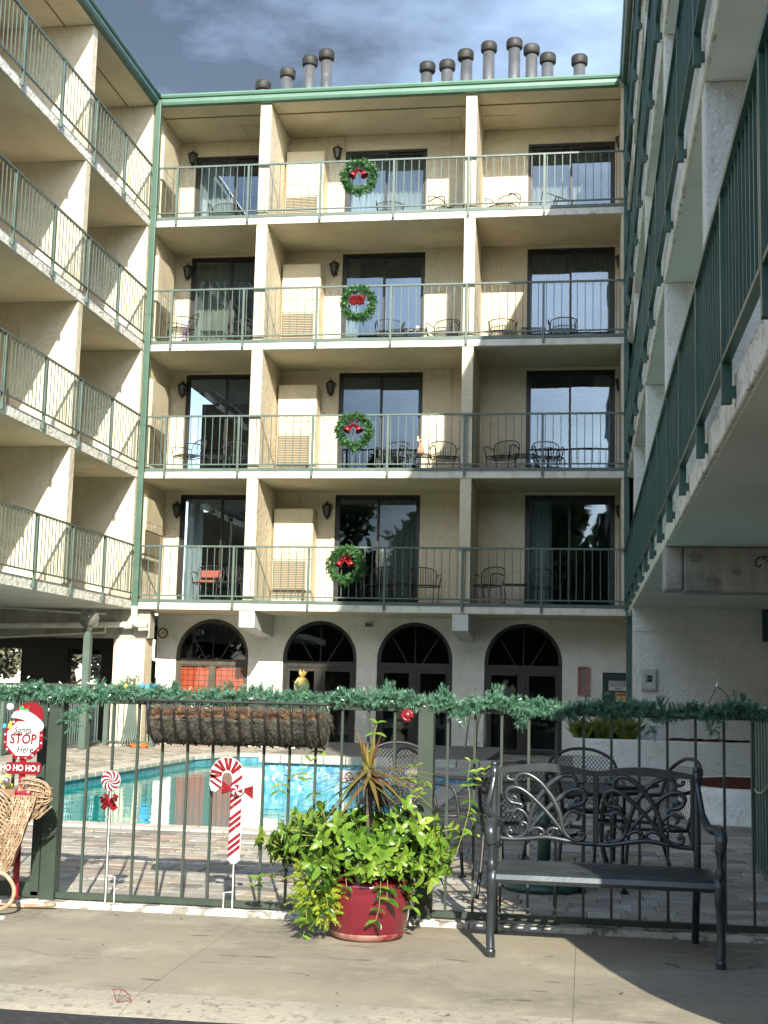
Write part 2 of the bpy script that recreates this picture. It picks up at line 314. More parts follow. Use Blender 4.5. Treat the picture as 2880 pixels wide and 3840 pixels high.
def textmesh(name, txt, size, mat, parent, loc, rot=(pi/2, 0, 0), shear=0., ext=.0015, align='CENTER', bold=0., sx=1.):
    cu = bpy.data.curves.new(name, 'FONT'); cu.body = txt; cu.size = size; cu.align_x = align; cu.align_y = 'CENTER'; cu.shear = shear; cu.extrude = ext; cu.offset = bold; cu.resolution_u = 3
    o = bpy.data.objects.new('t', cu); COL.objects.link(o)
    dg = bpy.context.evaluated_depsgraph_get(); me = bpy.data.meshes.new_from_object(o.evaluated_get(dg)); bpy.data.objects.remove(o)
    me.materials.clear(); me.materials.append(mat)
    return put(name, me, parent, loc, rot, (sx, 1, 1))
def arc(cx, cz, r, a0, a1, n): return [(cx+r*math.cos(a0+(a1-a0)*i/n), cz+r*math.sin(a0+(a1-a0)*i/n)) for i in range(n+1)]
def smooth_pts(P, k=4, closed=False):
    P = [Vector(p) for p in P]; out = []; n = len(P)
    rng = range(n if closed else n-1)
    for i in rng:
        p0 = P[i-1] if (i > 0 or closed) else P[0]; p1 = P[i]; p2 = P[(i+1) % n]; p3 = P[(i+2) % n] if (i+2 < n or closed) else P[-1]
        for j in range(k):
            t = j/k; out.append(.5*((2*p1)+(p2-p0)*t+(2*p0-5*p1+4*p2-p3)*t*t+(3*p1-p0-3*p2+p3)*t*t*t))
    if not closed: out.append(P[-1])
    return out
# ------------------------------------------------------------------ setting
YB, XL, XR, YW, YG = 26.25, -9.336, .79, 28.1, 28.0
ZS = [2.817, 5.557, 8.297, 11.037]; TH = .21; ZC = 13.75
POOL = [(-7.0, 11.9), (-1.9, 11.9), (-1.9, 18.62), (-4.5, 18.62), (-4.5, 24.9), (-6.6, 24.9), (-7.0, 23.4)]
def inpoly(x, y, P):
    c = False; j = len(P)-1
    for i in range(len(P)):
        if (P[i][1] > y) != (P[j][1] > y) and x < (P[j][0]-P[i][0])*(y-P[i][1])/(P[j][1]-P[i][1])+P[i][0]: c = not c
        j = i
    return c
def pj(p):
    d = Vector(p)-Vector((0, 0, CAMZ)); z = d.dot(fw)
    return (1440+4940.956*d.dot(r2)/z, 1920-4940.956*d.dot(u2)/z) if z > .1 else (-9e9, 0)
sw = tag(empty('sidewalk'), kind='structure')
for i, (a, b) in enumerate(((-12, -5.45), (-5.45, -3.65), (-3.65, -1.86), (-1.86, -.05), (-.05, 1.75), (1.75, 9))):
    m = MB(); prof = [(5.30, -.055), (5.33, -.043), (5.38, -.030), (5.46, -.016), (5.58, -.006), (6.2, -.002), (7.44, .0), (7.44, -.06)]
    n = 24; vs = []; fs = []
    for k in range(n+1):
        x = a+.0009+(b-a-.0018)*k/n
        for j, (y, z) in enumerate(prof): vs.append((x, y+(.03*noise.noise((x*2.3, j*.2, 1)) if j < 4 else 0), z))
    q = len(prof)
    for k in range(n):
        for j in range(q-1): fs.append((k*q+j, (k+1)*q+j, (k+1)*q+j+1, k*q+j+1))
    m._add(vs, fs); m.mi = [1 if (j % (q-1)) < 4 else 0 for j in range(len(fs))]
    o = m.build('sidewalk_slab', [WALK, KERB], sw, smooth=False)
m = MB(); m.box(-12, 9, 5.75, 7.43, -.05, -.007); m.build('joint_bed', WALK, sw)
# painted strip under the fence
m = MB(); n = 160; vs = []; fs = []
for k in range(n+1):
    x = -8+16*k/n; z = .028+.012*noise.noise((x*6, 3, 0)); y0 = 7.447+.018*noise.noise((x*9, 0, 5))
    vs += [(x, y0, -.04), (x, y0+.012, z), (x, 7.62, z+.004), (x, 7.63, -.04)]
for k in range(n):
    for j in range(3): fs.append((4*k+j, 4*k+4+j, 4*k+5+j, 4*k+1+j))
m._add(vs, fs)
KSTRIP = pm('peeling white strip', (.62, .60, .54), .9, (((.22, .20, .17), 9, .5, .58), ((.10, .09, .08), 26, .6, .68)), ((30, .8, .015),))
tag(m.build('kerb', KSTRIP), kind='structure')
# deck sheet with the pool cut out
def sheet_with_hole(name, outer, hole, z, mat, parent=None):
    bm = bmesh.new(); E = []
    for P in (outer, hole):
        V = [bm.verts.new((x, y, z)) for x, y in P]
        E += [bm.edges.new((V[i], V[(i+1) % len(V)])) for i in range(len(V))]
    bmesh.ops.triangle_fill(bm, edges=E, use_beauty=True); me = bpy.data.meshes.new(name)
    for f in bm.faces:
        if f.normal.z < 0: f.normal_flip()
    bm.to_mesh(me); bm.free(); me.materials.append(mat); return put(name, me, parent)
tag(sheet_with_hole('ground', [(-250, -250), (250, -250), (250, 250), (-250, 250)], POOL, -.045, ASPH), kind='structure')
deck = tag(sheet_with_hole('pool_deck', [(-20, 7.6), (7, 7.6), (7, 28.2), (-20, 28.2)], POOL, -.008, GROUT), kind='structure')
# pavers
cand = []
y = 7.64
SPA = (-4.62, -1.5, 18.5, 23.6)
while y < 28.0:
    h = R.choice((.13, .16, .2, .2, .24)); x = -12.4 + R.random()*.3
    while x < 3.2:
        wd = R.choice((.14, .2, .24, .3, .36)); c = (x+wd/2, y+h/2)
        ok = not inpoly(c[0], c[1], [(-7.32, 11.58), (-1.58, 11.58), (-1.58, 18.6), (-1.5, 23.6), (-4.2, 25.22), (-6.7, 25.22), (-7.32, 23.5)])
        if ok:
            u, v = pj((c[0], c[1], 0))
            if -150 < u < 3030 and v < 3980: cand.append((x, y, wd, h))
        x += wd
    y += h
cand.sort(key=lambda c: c[1]+.25*abs(c[0]+.6))
PV = []
for wd in (.14, .2, .24, .3, .36):
    for k, st in enumerate(STONES):
        b = MB(); e = .006; t = .012; hx = .5
        # unit-depth stone with chamfered top, scaled in y per piece
        b._add([(0,0,-.02),(wd,0,-.02),(wd,1,-.02),(0,1,-.02),(0,0,-.006),(wd,0,-.006),(wd,1,-.006),(0,1,-.006),(.009,.045,0),(wd-.009,.045,0),(wd-.009,.955,0),(.009,.955,0)],
               [(0,1,5,4),(1,2,6,5),(2,3,7,6),(3,0,4,7),(4,5,9,8),(5,6,10,9),(6,7,11,10),(7,4,8,11),(8,9,10,11)])
        PV.append((wd, k, b.mesh('paver', st)))
PVD = {(wd, k): me for wd, k, me in PV}
rest = MB()
for i, (x, y, wd, h) in enumerate(cand):
    k = R.choice((0, 0, 1, 1, 2, 3, 4, 5, 5)); gx = .004; dz = R.uniform(-.002, .003)
    if i < 300:
        o = put('paver', PVD[(wd, k)], deck, (x+gx/2, y+gx/2, dz), (R.uniform(-.006, .006), R.uniform(-.006, .006), 0), ((wd-gx)/wd, h-gx, 1))
    else:
        rest.m = k; x1 = x+wd-gx; y1 = y+h-gx; x0 = x+gx; y0 = y+gx; e = .008
        rest._add([(x0,y0,-.008),(x1,y0,-.008),(x1,y1,-.008),(x0,y1,-.008),(x0+e,y0+e,dz),(x1-e,y0+e,dz),(x1-e,y1-e,dz),(x0+e,y1-e,dz)],
                  [(0,1,5,4),(1,2,6,5),(2,3,7,6),(3,0,4,7),(4,5,6,7)])
tag(rest.build('paver_field', STONES, deck), kind='stuff')
# pool: basin wall, tile band, coping stones, water
wtr = MB(); wtr._add([(x, y, -.145) for x, y in POOL], [tuple(range(len(POOL)))]); tag(wtr.build('water', WATER), kind='structure')
b = MB()
for i in range(len(POOL)):
    p, q = POOL[i], POOL[(i+1) % len(POOL)]
    b.quad((p[0], p[1], -1.2), (q[0], q[1], -1.2), (q[0], q[1], -.05), (p[0], p[1], -.05))
pool = tag(b.build('pool', TILE), 'swimming pool basin with blue tile band and pale stone edge', 'pool')
for i in range(len(POOL)):
    p, q = Vector((*POOL[i], 0)), Vector((*POOL[(i+1) % len(POOL)], 0))
    if abs(p.y-18.62) < .01 and abs(q.y-18.62) < .01 or (abs(p.x+4.5) < .01 and abs(q.x+4.5) < .01): continue
    d = (q-p); L = d.length; d.normalize(); nrm = Vector((d.y, -d.x, 0)); n = max(1, round(L/.31))
    for k in range(n):
        a = p+d*(L*k/n+.003); c = p+d*(L*(k+1)/n-.003); m = MB()
        m._add([a-nrm*.03+Vector((0,0,-.06)), c-nrm*.03+Vector((0,0,-.06)), c+nrm*.3+Vector((0,0,-.06)), a+nrm*.3+Vector((0,0,-.06)),
                a-nrm*.03+Vector((0,0,.012)), c-nrm*.03+Vector((0,0,.012)), c+nrm*.3+Vector((0,0,.012)), a+nrm*.3+Vector((0,0,.012))],
               [(3,2,1,0),(4,5,6,7),(0,1,5,4),(1,2,6,5),(2,3,7,6),(3,0,4,7)])
        m.build('coping_stone', COPE, pool, bevel=.012, seg=2)
for xx, nm in ((-7.0, 0),):
    m = MB(); m.box(-6.99, -6.975, 18.9, 19.3, -.14, -.075); m.build('skimmer_slot', BLACK, pool)
# raised spa at the far end
sp = thing('spa', 'raised spa with blue mosaic front and pale stone edge at the end of the pool', 'spa', (-3.0, 20.5, 0))
def child(o, p):
    o.parent = p; o.matrix_parent_inverse = Matrix.Translation(-Vector(p.location)); return o
def cb(mb, name, mat, p, **k): return child(mb.build(name, mat, **k), p)
m = MB(); m.box(-4.52, -1.5, 18.6, 23.6, -.6, .215); cb(m, 'wall', SPAT, sp)
x = -4.6
while x < -1.45:
    m = MB(); m.box(x+.004, x+.31, 18.52, 18.9, .215, .33); cb(m, 'edge_stone', COPE, sp, bevel=.015, seg=2); x += .314
m = MB(); m.box(-4.6, -1.42, 18.9, 23.65, .215, .322); cb(m, 'top', STONES[3], sp, bevel=.01)
m = MB(); m.box(-3.42, -2.98, 18.585, 18.6, -.02, .14); mk = cb(m, 'depth_marker', WHITE, sp)
textmesh('marker_text', '3 FT', .16, INK, mk, (-3.1, 18.58, .06), sx=.8)
m = MB(); m.tube([(-3.3+.055*math.cos(a), 18.58, .06+.055*math.sin(a)) for a in [2*pi*i/20 for i in range(20)]], .007, 6, True); m.tube([(-3.34, 18.58, .10), (-3.26, 18.58, .02)], .006, 6); o = m.build('no_diving_ring', REDP, mk)
# hand rails of the pool ladder
for i, xx in enumerate((-2.03, -1.86)):
    pass
lad = thing('ladder_rail', 'steel pool ladder hand rails rising beside the spa', 'ladder', (-1.95, 23.4, .32))
for x0, y0 in ((-2.02, 22.4), (-1.93, 23.3)):
    m = MB(); P = smooth_pts([(x0, y0, .3), (x0+.05, y0+.02, .75), (x0+.10, y0+.05, 1.0), (x0+.13, y0+.12, 1.06), (x0+.15, y0+.3, 1.0), (x0+.16, y0+.42, .3)], 5); m.tube(P, .024, 8)
    cb(m, 'rail', STEEL, lad, smooth=True)

# ------------------------------------------------------------------ building helpers
FLN = ['lowest balcony row', 'second balcony row from the ground', 'third balcony row from the ground', 'top balcony row']
def mk_bal(h, wd=.013):
    b = MB(); b.box(-wd/2, wd/2, -wd/2, wd/2, 0, h); return b
def railing(label, p0, p1, zb, zt, zslab, posts, sp, mat, out, wdp=.045, rail=(.045, .035), bw=.014):
    """p0, p1 in plan; posts = distances along; out = outward unit vector; one top-level railing with bars as parts"""
    p0 = Vector((*p0, 0)); p1 = Vector((*p1, 0)); d = (p1-p0).normalized(); L = (p1-p0).length; out = Vector((*out, 0))
    t = thing('balcony_railing', label, 'railing', (p0.x, p0.y, zslab)); off = Vector((p0.x, p0.y, zslab))
    def loc(m, nm): o = m.build(nm, mat); o.parent = t; o.matrix_parent_inverse = Matrix.Translation(-off); return o
    up3 = Vector((0,0,1))
    m = MB(); m.beam(p0+up3*(zt-rail[1]/2), p1+up3*(zt-rail[1]/2), rail[0], rail[1]); loc(m, 'top_rail')
    m = MB(); m.beam(p0+up3*(zb+.012), p1+up3*(zb+.012), rail[0]*.8, .026); loc(m, 'bottom_rail')
    for s in posts:
        m = MB(); c = p0+d*s; m.beam(c+up3*(zslab+.035), c+up3*(zt-rail[1]), wdp, wdp, d); c2 = c-out*.035
        m.beam(c2+up3*(zslab+.07), c2+up3*(zslab+.13), .03, .05, d); loc(m, 'post')
    bal = mk_bal(zt-rail[1]-zb-.026, bw).mesh('baluster', mat)
    n = int(L/sp)
    for k in range(1, n+1):
        s = k*sp-sp/2
        if min([abs(s-q) for q in posts]+[9]) < wdp*.8: continue
        c = p0+d*s; put('baluster', bal, t, Vector((c.x, c.y, zb+.025))-off)
    return t
def door(parent, x0, x1, y, z0, z1, mat=BRONZE, glass=GLASS, swap=False):
    """sliding glass door seen from -y: frame with two panes one behind the other"""
    f = MB(); t = .055; d = .10
    f.box(x0, x0+t, y, y+d, z0, z1); f.box(x1-t, x1, y, y+d, z0, z1); f.box(x0+t, x1-t, y, y+d, z1-t, z1); f.box(x0+t, x1-t, y, y+d, z0, z0+.04)
    fr = f.build('sliding_door', mat, parent)
    xm = (x0+x1)/2
    for k, (a, b) in enumerate(((x0+t, xm+.03), (xm-.03, x1-t))):
        yy = y+(.02 if (k == 0) ^ swap else .06); s = MB(); w2 = .045
        s.box(a, a+w2, yy, yy+.03, z0+.04, z1-t); s.box(b-w2, b, yy, yy+.03, z0+.04, z1-t); s.box(a+w2, b-w2, yy, yy+.03, z1-t-w2, z1-t); s.box(a+w2, b-w2, yy, yy+.03, z0+.04, z0+.11)
        s.build('leaf_frame', mat, fr)
        gp = MB(); gp.quad((a+w2, yy+.015, z0+.11), (b-w2, yy+.015, z0+.11), (b-w2, yy+.015, z1-t-w2), (a+w2, yy+.015, z1-t-w2)); gp.build('pane', glass, fr)
    h = MB(); h.box(xm-.02, xm-.005, y-.005, y+.02, z0+.95, z0+1.15); h.build('handle', BLACK, fr)
    return fr
def curtain(parent, x0, x1, y, z0, z1, mat, amp=.035, wl=.11):
    n = max(6, int((x1-x0)/.02)); m = MB(); vs = []; fs = []
    for i in range(n+1):
        x = x0+(x1-x0)*i/n; ph = 2*pi*x/wl
        for z, k in ((z0, 1.), ((z0+z1)/2, .9), (z1, .7)): vs.append((x+.01*math.sin(ph*.7+z), y+amp*k*math.sin(ph+.8*math.sin(x*7)), z))
    for i in range(n):
        for j in range(2): fs.append((i*3+j, i*3+3+j, i*3+4+j, i*3+1+j))
    m._add(vs, fs); return m.build('curtain', mat, parent, smooth=True)

# ------------------------------------------------------------------ back wing
bw = thing('hotel_wing', 'cream stucco back wing with arched ground floor and four rows of balconies', 'building', (-4.2, YB, 0))
class Off:                      # parents without moving: parts are built in world space
    def __init__(s, p): s.p = p
def P(o, p):
    o.parent = p; o.matrix_parent_inverse = Matrix.Translation(-Vector(p.location)); return o
XE = XR-.02
FINS = ((-6.985, -6.745), (-2.545, -2.31), (.67, .79))
DOORS = ((-8.965, -7.10), (-5.45, -3.575), (-1.315, .585))
for i, z in enumerate(ZS):
    zt = ZS[i+1] if i < 3 else ZC; z0 = z+TH; dz1 = z0+2.46 if i < 3 else 13.385
    m = MB(); m.box(XL+.004, XE, YB, 33, z, z+.145); P(m.build('floor_slab', SLABE, bevel=.008), bw)
    m = MB(); m.box(XL+.004, XE, YB-.012, 33, z+.145, z0); P(m.build('slab_cap', GREEN), bw)
    m = MB(); m.box(XL+.01, XE, YB+.06, YW-.004, z-.006, z-.001); P(m.build('soffit', SOFFIT), bw)
    # wall with door openings
    m = MB(); xs = [-9.33]+[q for d in DOORS for q in d]+[XE]
    for a, b in zip(xs[0::2], xs[1::2]): m.box(a, b, YW, YW+.2, z0, zt-.008)
    for a, b in DOORS: m.box(a, b, YW, YW+.2, dz1, zt-.008)
    P(m.build('wall', STUCCO), bw)
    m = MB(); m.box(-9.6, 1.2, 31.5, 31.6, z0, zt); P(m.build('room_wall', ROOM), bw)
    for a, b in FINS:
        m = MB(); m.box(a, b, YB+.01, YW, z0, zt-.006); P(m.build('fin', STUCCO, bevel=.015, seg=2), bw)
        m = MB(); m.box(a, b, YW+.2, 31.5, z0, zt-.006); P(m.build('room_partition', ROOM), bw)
    for k, (a, b) in enumerate(DOORS):
        d = door(None, a, b, YW+.03, z0, dz1, swap=(k == 2)); P(d, bw)
        if k < 3 and i == 0:
            t = MB(); t.box(a-.07, a, YW-.02, YW+.03, z0, dz1+.07); t.box(b, b+.07, YW-.02, YW+.03, z0, dz1+.07); t.box(a-.07, b+.07, YW-.022, YW+.03, dz1+.001, dz1+.08)
            P(t.build('door_surround', ACM), bw)
    # wall on the left end of the row
    m = MB(); m.box(-9.56, -9.32, 26.36, 28.1, z0, zt-.008); P(m.build('side_wall', STUCCO), bw)
CU = {(3, 0): ((-8.9, -8.05, CURTW),), (3, 1): ((-5.35, -4.5, CURTW), (-4.5, -3.62, CURT)), (3, 2): ((-1.25, .55, CURT),), (2, 2): ((-1.25, .55, CURT),), (2, 1): ((-5.4, -5.1, CURT),),
      (1, 2): ((.12, .56, CURTW),), (1, 0): ((-7.5, -7.14, CURTW),), (0, 0): ((-8.9, -8.5, CURTW), (-7.45, -7.14, CURTW)), (0, 1): ((-4.5, -3.62, CURT),), (0, 2): ((-1.25, -.75, CURTW),), (2, 0): ((-8.92, -8.0, CURT),)}
for (i, k), L in CU.items():
    for a, b, mt in L: P(curtain(None, a, b, YW+.30, ZS[i]+TH+.02, ZS[i]+TH+(2.4 if i < 3 else 2.08), mt), bw)
# top-floor ceiling, trim and hatches
m = MB(); m.box(-17, 6, YB-.02, 40, ZC, ZC+.2); P(m.build('roof_slab', SOFFIT), bw)
m = MB(); m.box(-17, 6, YB-.1, 40, ZC+.2, ZC+.215); P(m.build('roof', ROOF), bw)
m = MB()
for a, b in ((XL, -6.985), (-6.745, -2.545), (-2.31, .67)): m.box(a+.01, b-.005, 26.80, 26.825, ZC-.02, ZC-.001)
P(m.build('soffit_seam', BROWNFIB), bw)
for a, b, c0, c1 in ((-3.42, -2.79, 27.37, 28.03), (-2.24, -1.54, 27.35, 28.04), (-7.75, -7.15, 27.3, 27.95)):
    m = MB(); t = .06
    m.box(a, b, c0, c0+t, ZC-.022, ZC-.001); m.box(a, b, c1-t, c1, ZC-.022, ZC-.001); m.box(a, a+t, c0+t, c1-t, ZC-.022, ZC-.001); m.box(b-t, b, c0+t, c1-t, ZC-.022, ZC-.001)
    h = P(m.build('ceiling_hatch', SOFFIT), bw); m = MB(); m.box(a+t, b-t, c0+t, c1-t, ZC-.008, ZC-.001); m.build('hatch_panel', ACM, h)
def gutter(name, p, q, out, parent, mat=None):
    """box gutter with a rolled lip along p-q (plan), out = outward"""
    p = Vector((*p, 0)); q = Vector((*q, 0)); o = Vector((*out, 0)); prof = [(0, ZC-.005), (.05, ZC-.012), (.10, ZC+.01), (.125, ZC+.06), (.125, ZC+.13), (.10, ZC+.145), (.14, ZC+.16), (.16, ZC+.20), (.15, ZC+.235), (.12, ZC+.25), (0, ZC+.25)]
    m = MB(); n = len(prof); vs = [p+o*a+Vector((0,0,z)) for a, z in prof]+[q+o*a+Vector((0,0,z)) for a, z in prof]
    m._add(vs, [(i, i+1, i+1+n, i+n) for i in range(n-1)]+[tuple(range(n)), tuple(range(n, 2*n))[::-1]])
    return P(m.build(name, mat or MINT), parent)
gutter('gutter', (XL+.16, YB), (XR-.17, YB), (0, -1), bw)
# flues on the roof
CH = [(-7.49, 15.26), (-6.92, 15.54), (-6.40, 15.80), (-5.99, 15.93), (-3.65, 15.51), (-3.18, 15.54), (-2.76, 15.76), (-2.24, 15.93), (-1.66, 15.98), (-1.28, 15.81), (-.91, 15.58), (-.20, 15.51)]
CHN = ['shortest flue at the left end of the left group of four', 'second flue from the left in the left group of four', 'third flue from the left in the left group of four', 'tall flue at the right end of the left group of four',
       'first flue of the right group of eight, nearest the left', 'second flue of the right group of eight', 'third flue of the right group of eight', 'fourth flue of the right group of eight, standing apart',
       'tallest flue of the right group, left of the closely spaced trio', 'middle flue of the closely spaced trio at right', 'right flue of the closely spaced trio', 'lone flue at the right end of the roof']
for (x, zt), lb in zip(CH, CHN):
    t = thing('chimney_flue', 'round metal '+lb, 'chimney', (x, 28.3, ZC+.2), group='flues on the roof')
    tilt = R.uniform(-.012, .012); h = zt-ZC-.2
    m = MB(); m.lathe([(.135, 0), (.135, h*.45), (.139, h*.45), (.139, h*.46), (.135, h*.465), (.133, h-.2)], n=20); o = m.build('pipe', PIPE, t, smooth=True); o.rotation_euler = (0, tilt, R.random()*6)
    m = MB(); m.lathe([(.12, h-.24), (.165, h-.235), (.185, h-.21), (.187, h-.06), (.165, h-.02), (.10, h), (.001, h+.004)], n=20); o = m.build('cap', CAP, t, smooth=True); o.rotation_euler = (0, tilt, R.random()*6)
# ground-floor arched wall
AC_ = [(-8.077, .815), (-5.682, .81), (-3.62, .81), (-1.318, .815)]; ZSP = 1.94
m = MB(); ed = [-9.32]+[(AC_[i][0]+AC_[i+1][0])/2 for i in range(3)]+[.30]
for (cx, r), a, b in zip(AC_, ed[:-1], ed[1:]):
    top = 2.84; A = arc(cx, ZSP, r, pi, 0, 24)
    for yy, fl in ((YG, 0), (YG+.28, 1)):
        F = []
        F.append([(a, 0), (cx-r, 0), (cx-r, ZSP), (a, ZSP)]); F.append([(cx+r, 0), (b, 0), (b, ZSP), (cx+r, ZSP)])
        prev = (a, ZSP)
        F.append([(a, ZSP), (cx-r, ZSP), A[6], (a, A[6][1])]); F.append([(b, A[18][1]), A[18], (cx+r, ZSP), (b, ZSP)])
        F[2] = [(a, ZSP)]+A[0:7]+[(a, A[6][1])]; F[3] = A[18:25]+[(b, ZSP), (b, A[18][1])]
        F.append([(a, A[6][1])]+A[6:13]+[(cx, top), (a, top)]); F.append(A[12:19]+[(b, A[18][1]), (b, top), (cx, top)])
        for poly in F: m._add([(x, yy, z-.03) for x, z in poly], [tuple(range(len(poly))) if not fl else tuple(range(len(poly)))[::-1]])
    RV = [(cx-r, -.03)]+[(x, z-.03) for x, z in A]+[(cx+r, -.03)]
    for (x1, z1), (x2, z2) in zip(RV[:-1], RV[1:]): m.quad((x1, YG, z1), (x2, YG, z2), (x2, YG+.28, z2), (x1, YG+.28, z1))
m.box(.30, .33, YG, YG+.28, 0, 2.81)
m.box(.33, 1.0, YG, YG+.28, 1.74, 2.81); m.box(.90, 1.0, YG, YG+.28, 0, 1.74); m.box(-9.34, -9.32, YG, YG+.28, -.03, 2.81)
P(m.build('arcade_wall', STUCCOW), bw)
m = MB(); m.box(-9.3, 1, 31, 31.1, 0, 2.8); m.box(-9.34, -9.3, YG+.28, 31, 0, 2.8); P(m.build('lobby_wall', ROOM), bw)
for k, (cx, r) in enumerate(AC_):
    y = YG+.05; t = .075; fm = BROWNF if k == 0 else BRONZE
    f = MB(); A = [(cx-r, 0)]+arc(cx, ZSP-.03, r, pi, 0, 24)+[(cx+r, 0)]; B = [(cx-r+t, 0)]+arc(cx, ZSP-.03, r-t, pi, 0, 24)+[(cx+r-t, 0)]
    for (a1, a2, b1, b2) in zip(A[:-1], A[1:], B[:-1], B[1:]):
        q = [(a1[0], a1[1]), (a2[0], a2[1]), (b2[0], b2[1]), (b1[0], b1[1])]; f.prism(q, y, y+.09)
    zt = 1.72; f.box(cx-r+t, cx+r-t, y-.012, y+.09, zt, zt+.13); f.box(cx-.05, cx+.05, y, y+.08, .0, zt)
    for sg in (-1, 1):
        sw_ = .07 if k else .025; a, b = (cx+sg*.052, cx+sg*(r-t-.002)); a, b = min(a, b), max(a, b)
        f.box(a, a+sw_, y+.01, y+.07, .02, zt); f.box(b-sw_, b, y+.01, y+.07, .02, zt); f.box(a+sw_, b-sw_, y+.01, y+.07, zt-sw_*1.2, zt); f.box(a+sw_, b-sw_, y+.01, y+.07, .02, .10)
    ad = P(f.build('arched_door', fm if k == 0 else BRONZE), bw)
    for sg in (-1, 1):
        a, b = (cx+sg*(.052+sw_), cx+sg*(r-t-sw_)); gp = MB(); gp.quad((a, y+.04, .10), (b, y+.04, .10), (b, y+.04, zt-sw_*1.2), (a, y+.04, zt-sw_*1.2)); gp.build('pane', GLASSC if k == 0 else GLASSD, ad)
    zb = zt+.13
    gp = MB(); AA = arc(cx, ZSP-.03, r-t, pi, 0, 24); gp._add([(cx-r+t, y+.05, zb)]+[(x, y+.05, z) for x, z in AA]+[(cx+r-t, y+.05, zb)], [tuple(range(27))]); gp.build('fanlight', GLASSD, ad)
    s = MB(); s.beam((cx, y+.04, zb), (cx, y+.04, ZSP-.03+r-t), .018, .018)
    for sg in (-1, 1): s.beam((cx+sg*.16, y+.04, zb), (cx+sg*.62*(r-t)*1.12, y+.04, ZSP-.03+.70*(r-t)), .018, .018)
    s.build('glazing_bar', BRONZE, ad)
    if k == 0:
        for sg in (-1, 1):
            a, b = sorted((cx+sg*.078, cx+sg*(r-t-.027))); curtain(ad, a, b, y+.06, .11, 1.68, PLAID, .010, .19)
# cast brackets below the lowest slab
for a, b in ((-7.045, -6.715), (-2.66, -2.33)):
    m = MB(); m._add([(a, YB+.03, 2.47), (b, YB+.03, 2.47), (b, YG, 2.33), (a, YG, 2.33), (a, YB+.03, 2.815), (b, YB+.03, 2.815), (b, YG, 2.815), (a, YG, 2.815)], [(3,2,1,0),(4,5,6,7),(0,1,5,4),(1,2,6,5),(2,3,7,6),(3,0,4,7)])
    P(m.build('bracket', WHITE, bevel=.012, seg=2), bw)
# service door
m = MB(); m.box(.33, .90, YG+.05, YG+.1, 0, 1.74); sd = P(m.build('service_door', DOORD), bw)
m = MB(); m.box(.455, .86, YG+.04, YG+.049, 1.37, 1.575); s1 = m.build('warning_plate', WHITE, sd, bevel=.01)
for tx, zz in (('AUTHORIZED', 1.535), ('PERSONNEL', 1.475), ('ONLY', 1.412)): textmesh('lettering', tx, .072, INK, s1, (.66, YG+.039, zz), bold=.001, sx=.86)
m = MB(); m.box(.60, .86, YG+.04, YG+.049, 1.14, 1.335); s2 = m.build('danger_plate', YELL, sd, bevel=.008)
m = MB(); m.box(.612, .85, YG+.036, YG+.0395, 1.255, 1.325); m.build('danger_band', ORNG, s2)
textmesh('lettering', 'DANGER', .055, INK, s2, (.73, YG+.0355, 1.288)); textmesh('lettering', 'HIGH VOLTAGE', .03, INK, s2, (.73, YG+.039, 1.22)); textmesh('lettering', 'KEEP OUT', .03, INK, s2, (.73, YG+.039, 1.178))
m = MB(); m.box(.22, .33, YG-.02, YG, 0, 1.84); m.box(.33, .95, YG-.022, YG, 1.742, 1.84); P(m.build('door_surround', STUCCOW), bw)

# ------------------------------------------------------------------ left wing
lw = thing('hotel_wing', 'cream stucco left wing raised on columns, its balconies sunlit', 'building', (-12, 18, 0))
LF = (18.13, 22.57)
for i, z in enumerate(ZS):
    zt = ZS[i+1] if i < 3 else ZC; z0 = z+TH
    m = MB(); m.box(-17, XL, 9, 26.36, z, z0); P(m.build('floor_slab', PEEL if i < 3 else PEEL, bevel=.01), lw)
    m = MB(); m.box(-17, XL-.03, 9, 26.355, z-.006, z-.001); P(m.build('soffit', SOFFIT if i else SOFFITG), lw)
    m = MB(); m.box(-11.39, -11.19, 9, 26.12, z0, zt-.008); P(m.build('wall', STUCCO), lw)
    for yf in LF+(13.69,):
        m = MB(); m.box(-11.19, XL-.01, yf, yf+.24, z0, zt-.006); P(m.build('fin', STUCCO, bevel=.015, seg=2), lw)
    m = MB(); m.box(-11.39, XL-.005, 26.12, 26.36, z0, zt-.006); P(m.build('end_fin', STUCCO, bevel=.015, seg=2), lw)
    for yd in (20.2, 24.2):
        m = MB(); m.box(-11.188, -11.15, yd-.95, yd+.95, z0, z0+2.3); d = P(m.build('sliding_door', BRONZE), lw)
        for s in (-.46, .46):
            gp = MB(); gp.quad((-11.146, yd+s-.41, z0+.08), (-11.146, yd+s+.41, z0+.08), (-11.146, yd+s+.41, z0+2.22), (-11.146, yd+s-.41, z0+2.22)); gp.build('pane', GLASS, d)
m = MB(); m.box(-17, XL, 9, YB-.03, ZC, ZC+.2); P(m.build('roof_slab', SOFFIT), lw)
m = MB(); m.box(-17, XL, 9, YB-.1, ZC+.2, ZC+.215); P(m.build('roof', ROOF), lw)
m = MB()
for a, b in ((18.37, 22.57), (22.81, 26.12), (13.93, 18.13)): m.box(XL-.60, XL-.575, a+.005, b-.005, ZC-.02, ZC-.001)
P(m.build('soffit_seam', BROWNFIB), lw)
gutter('gutter', (XL, 9), (XL, YB-.16), (1, 0), lw, DGREEN)
m = MB(); m.box(.905, 1.3, 26.22, 33, -.05, ZC-.01); P(m.build('junction_wall', STUCCO), bw)
m = MB(); m.box(-14.5, -9.36, 26.42, 26.75, 2.21, 2.96); m.box(-9.358, -8.98, 26.422, 26.748, 2.212, 2.812); P(m.build('cross_beam', CONC, bevel=.02, seg=2), lw)
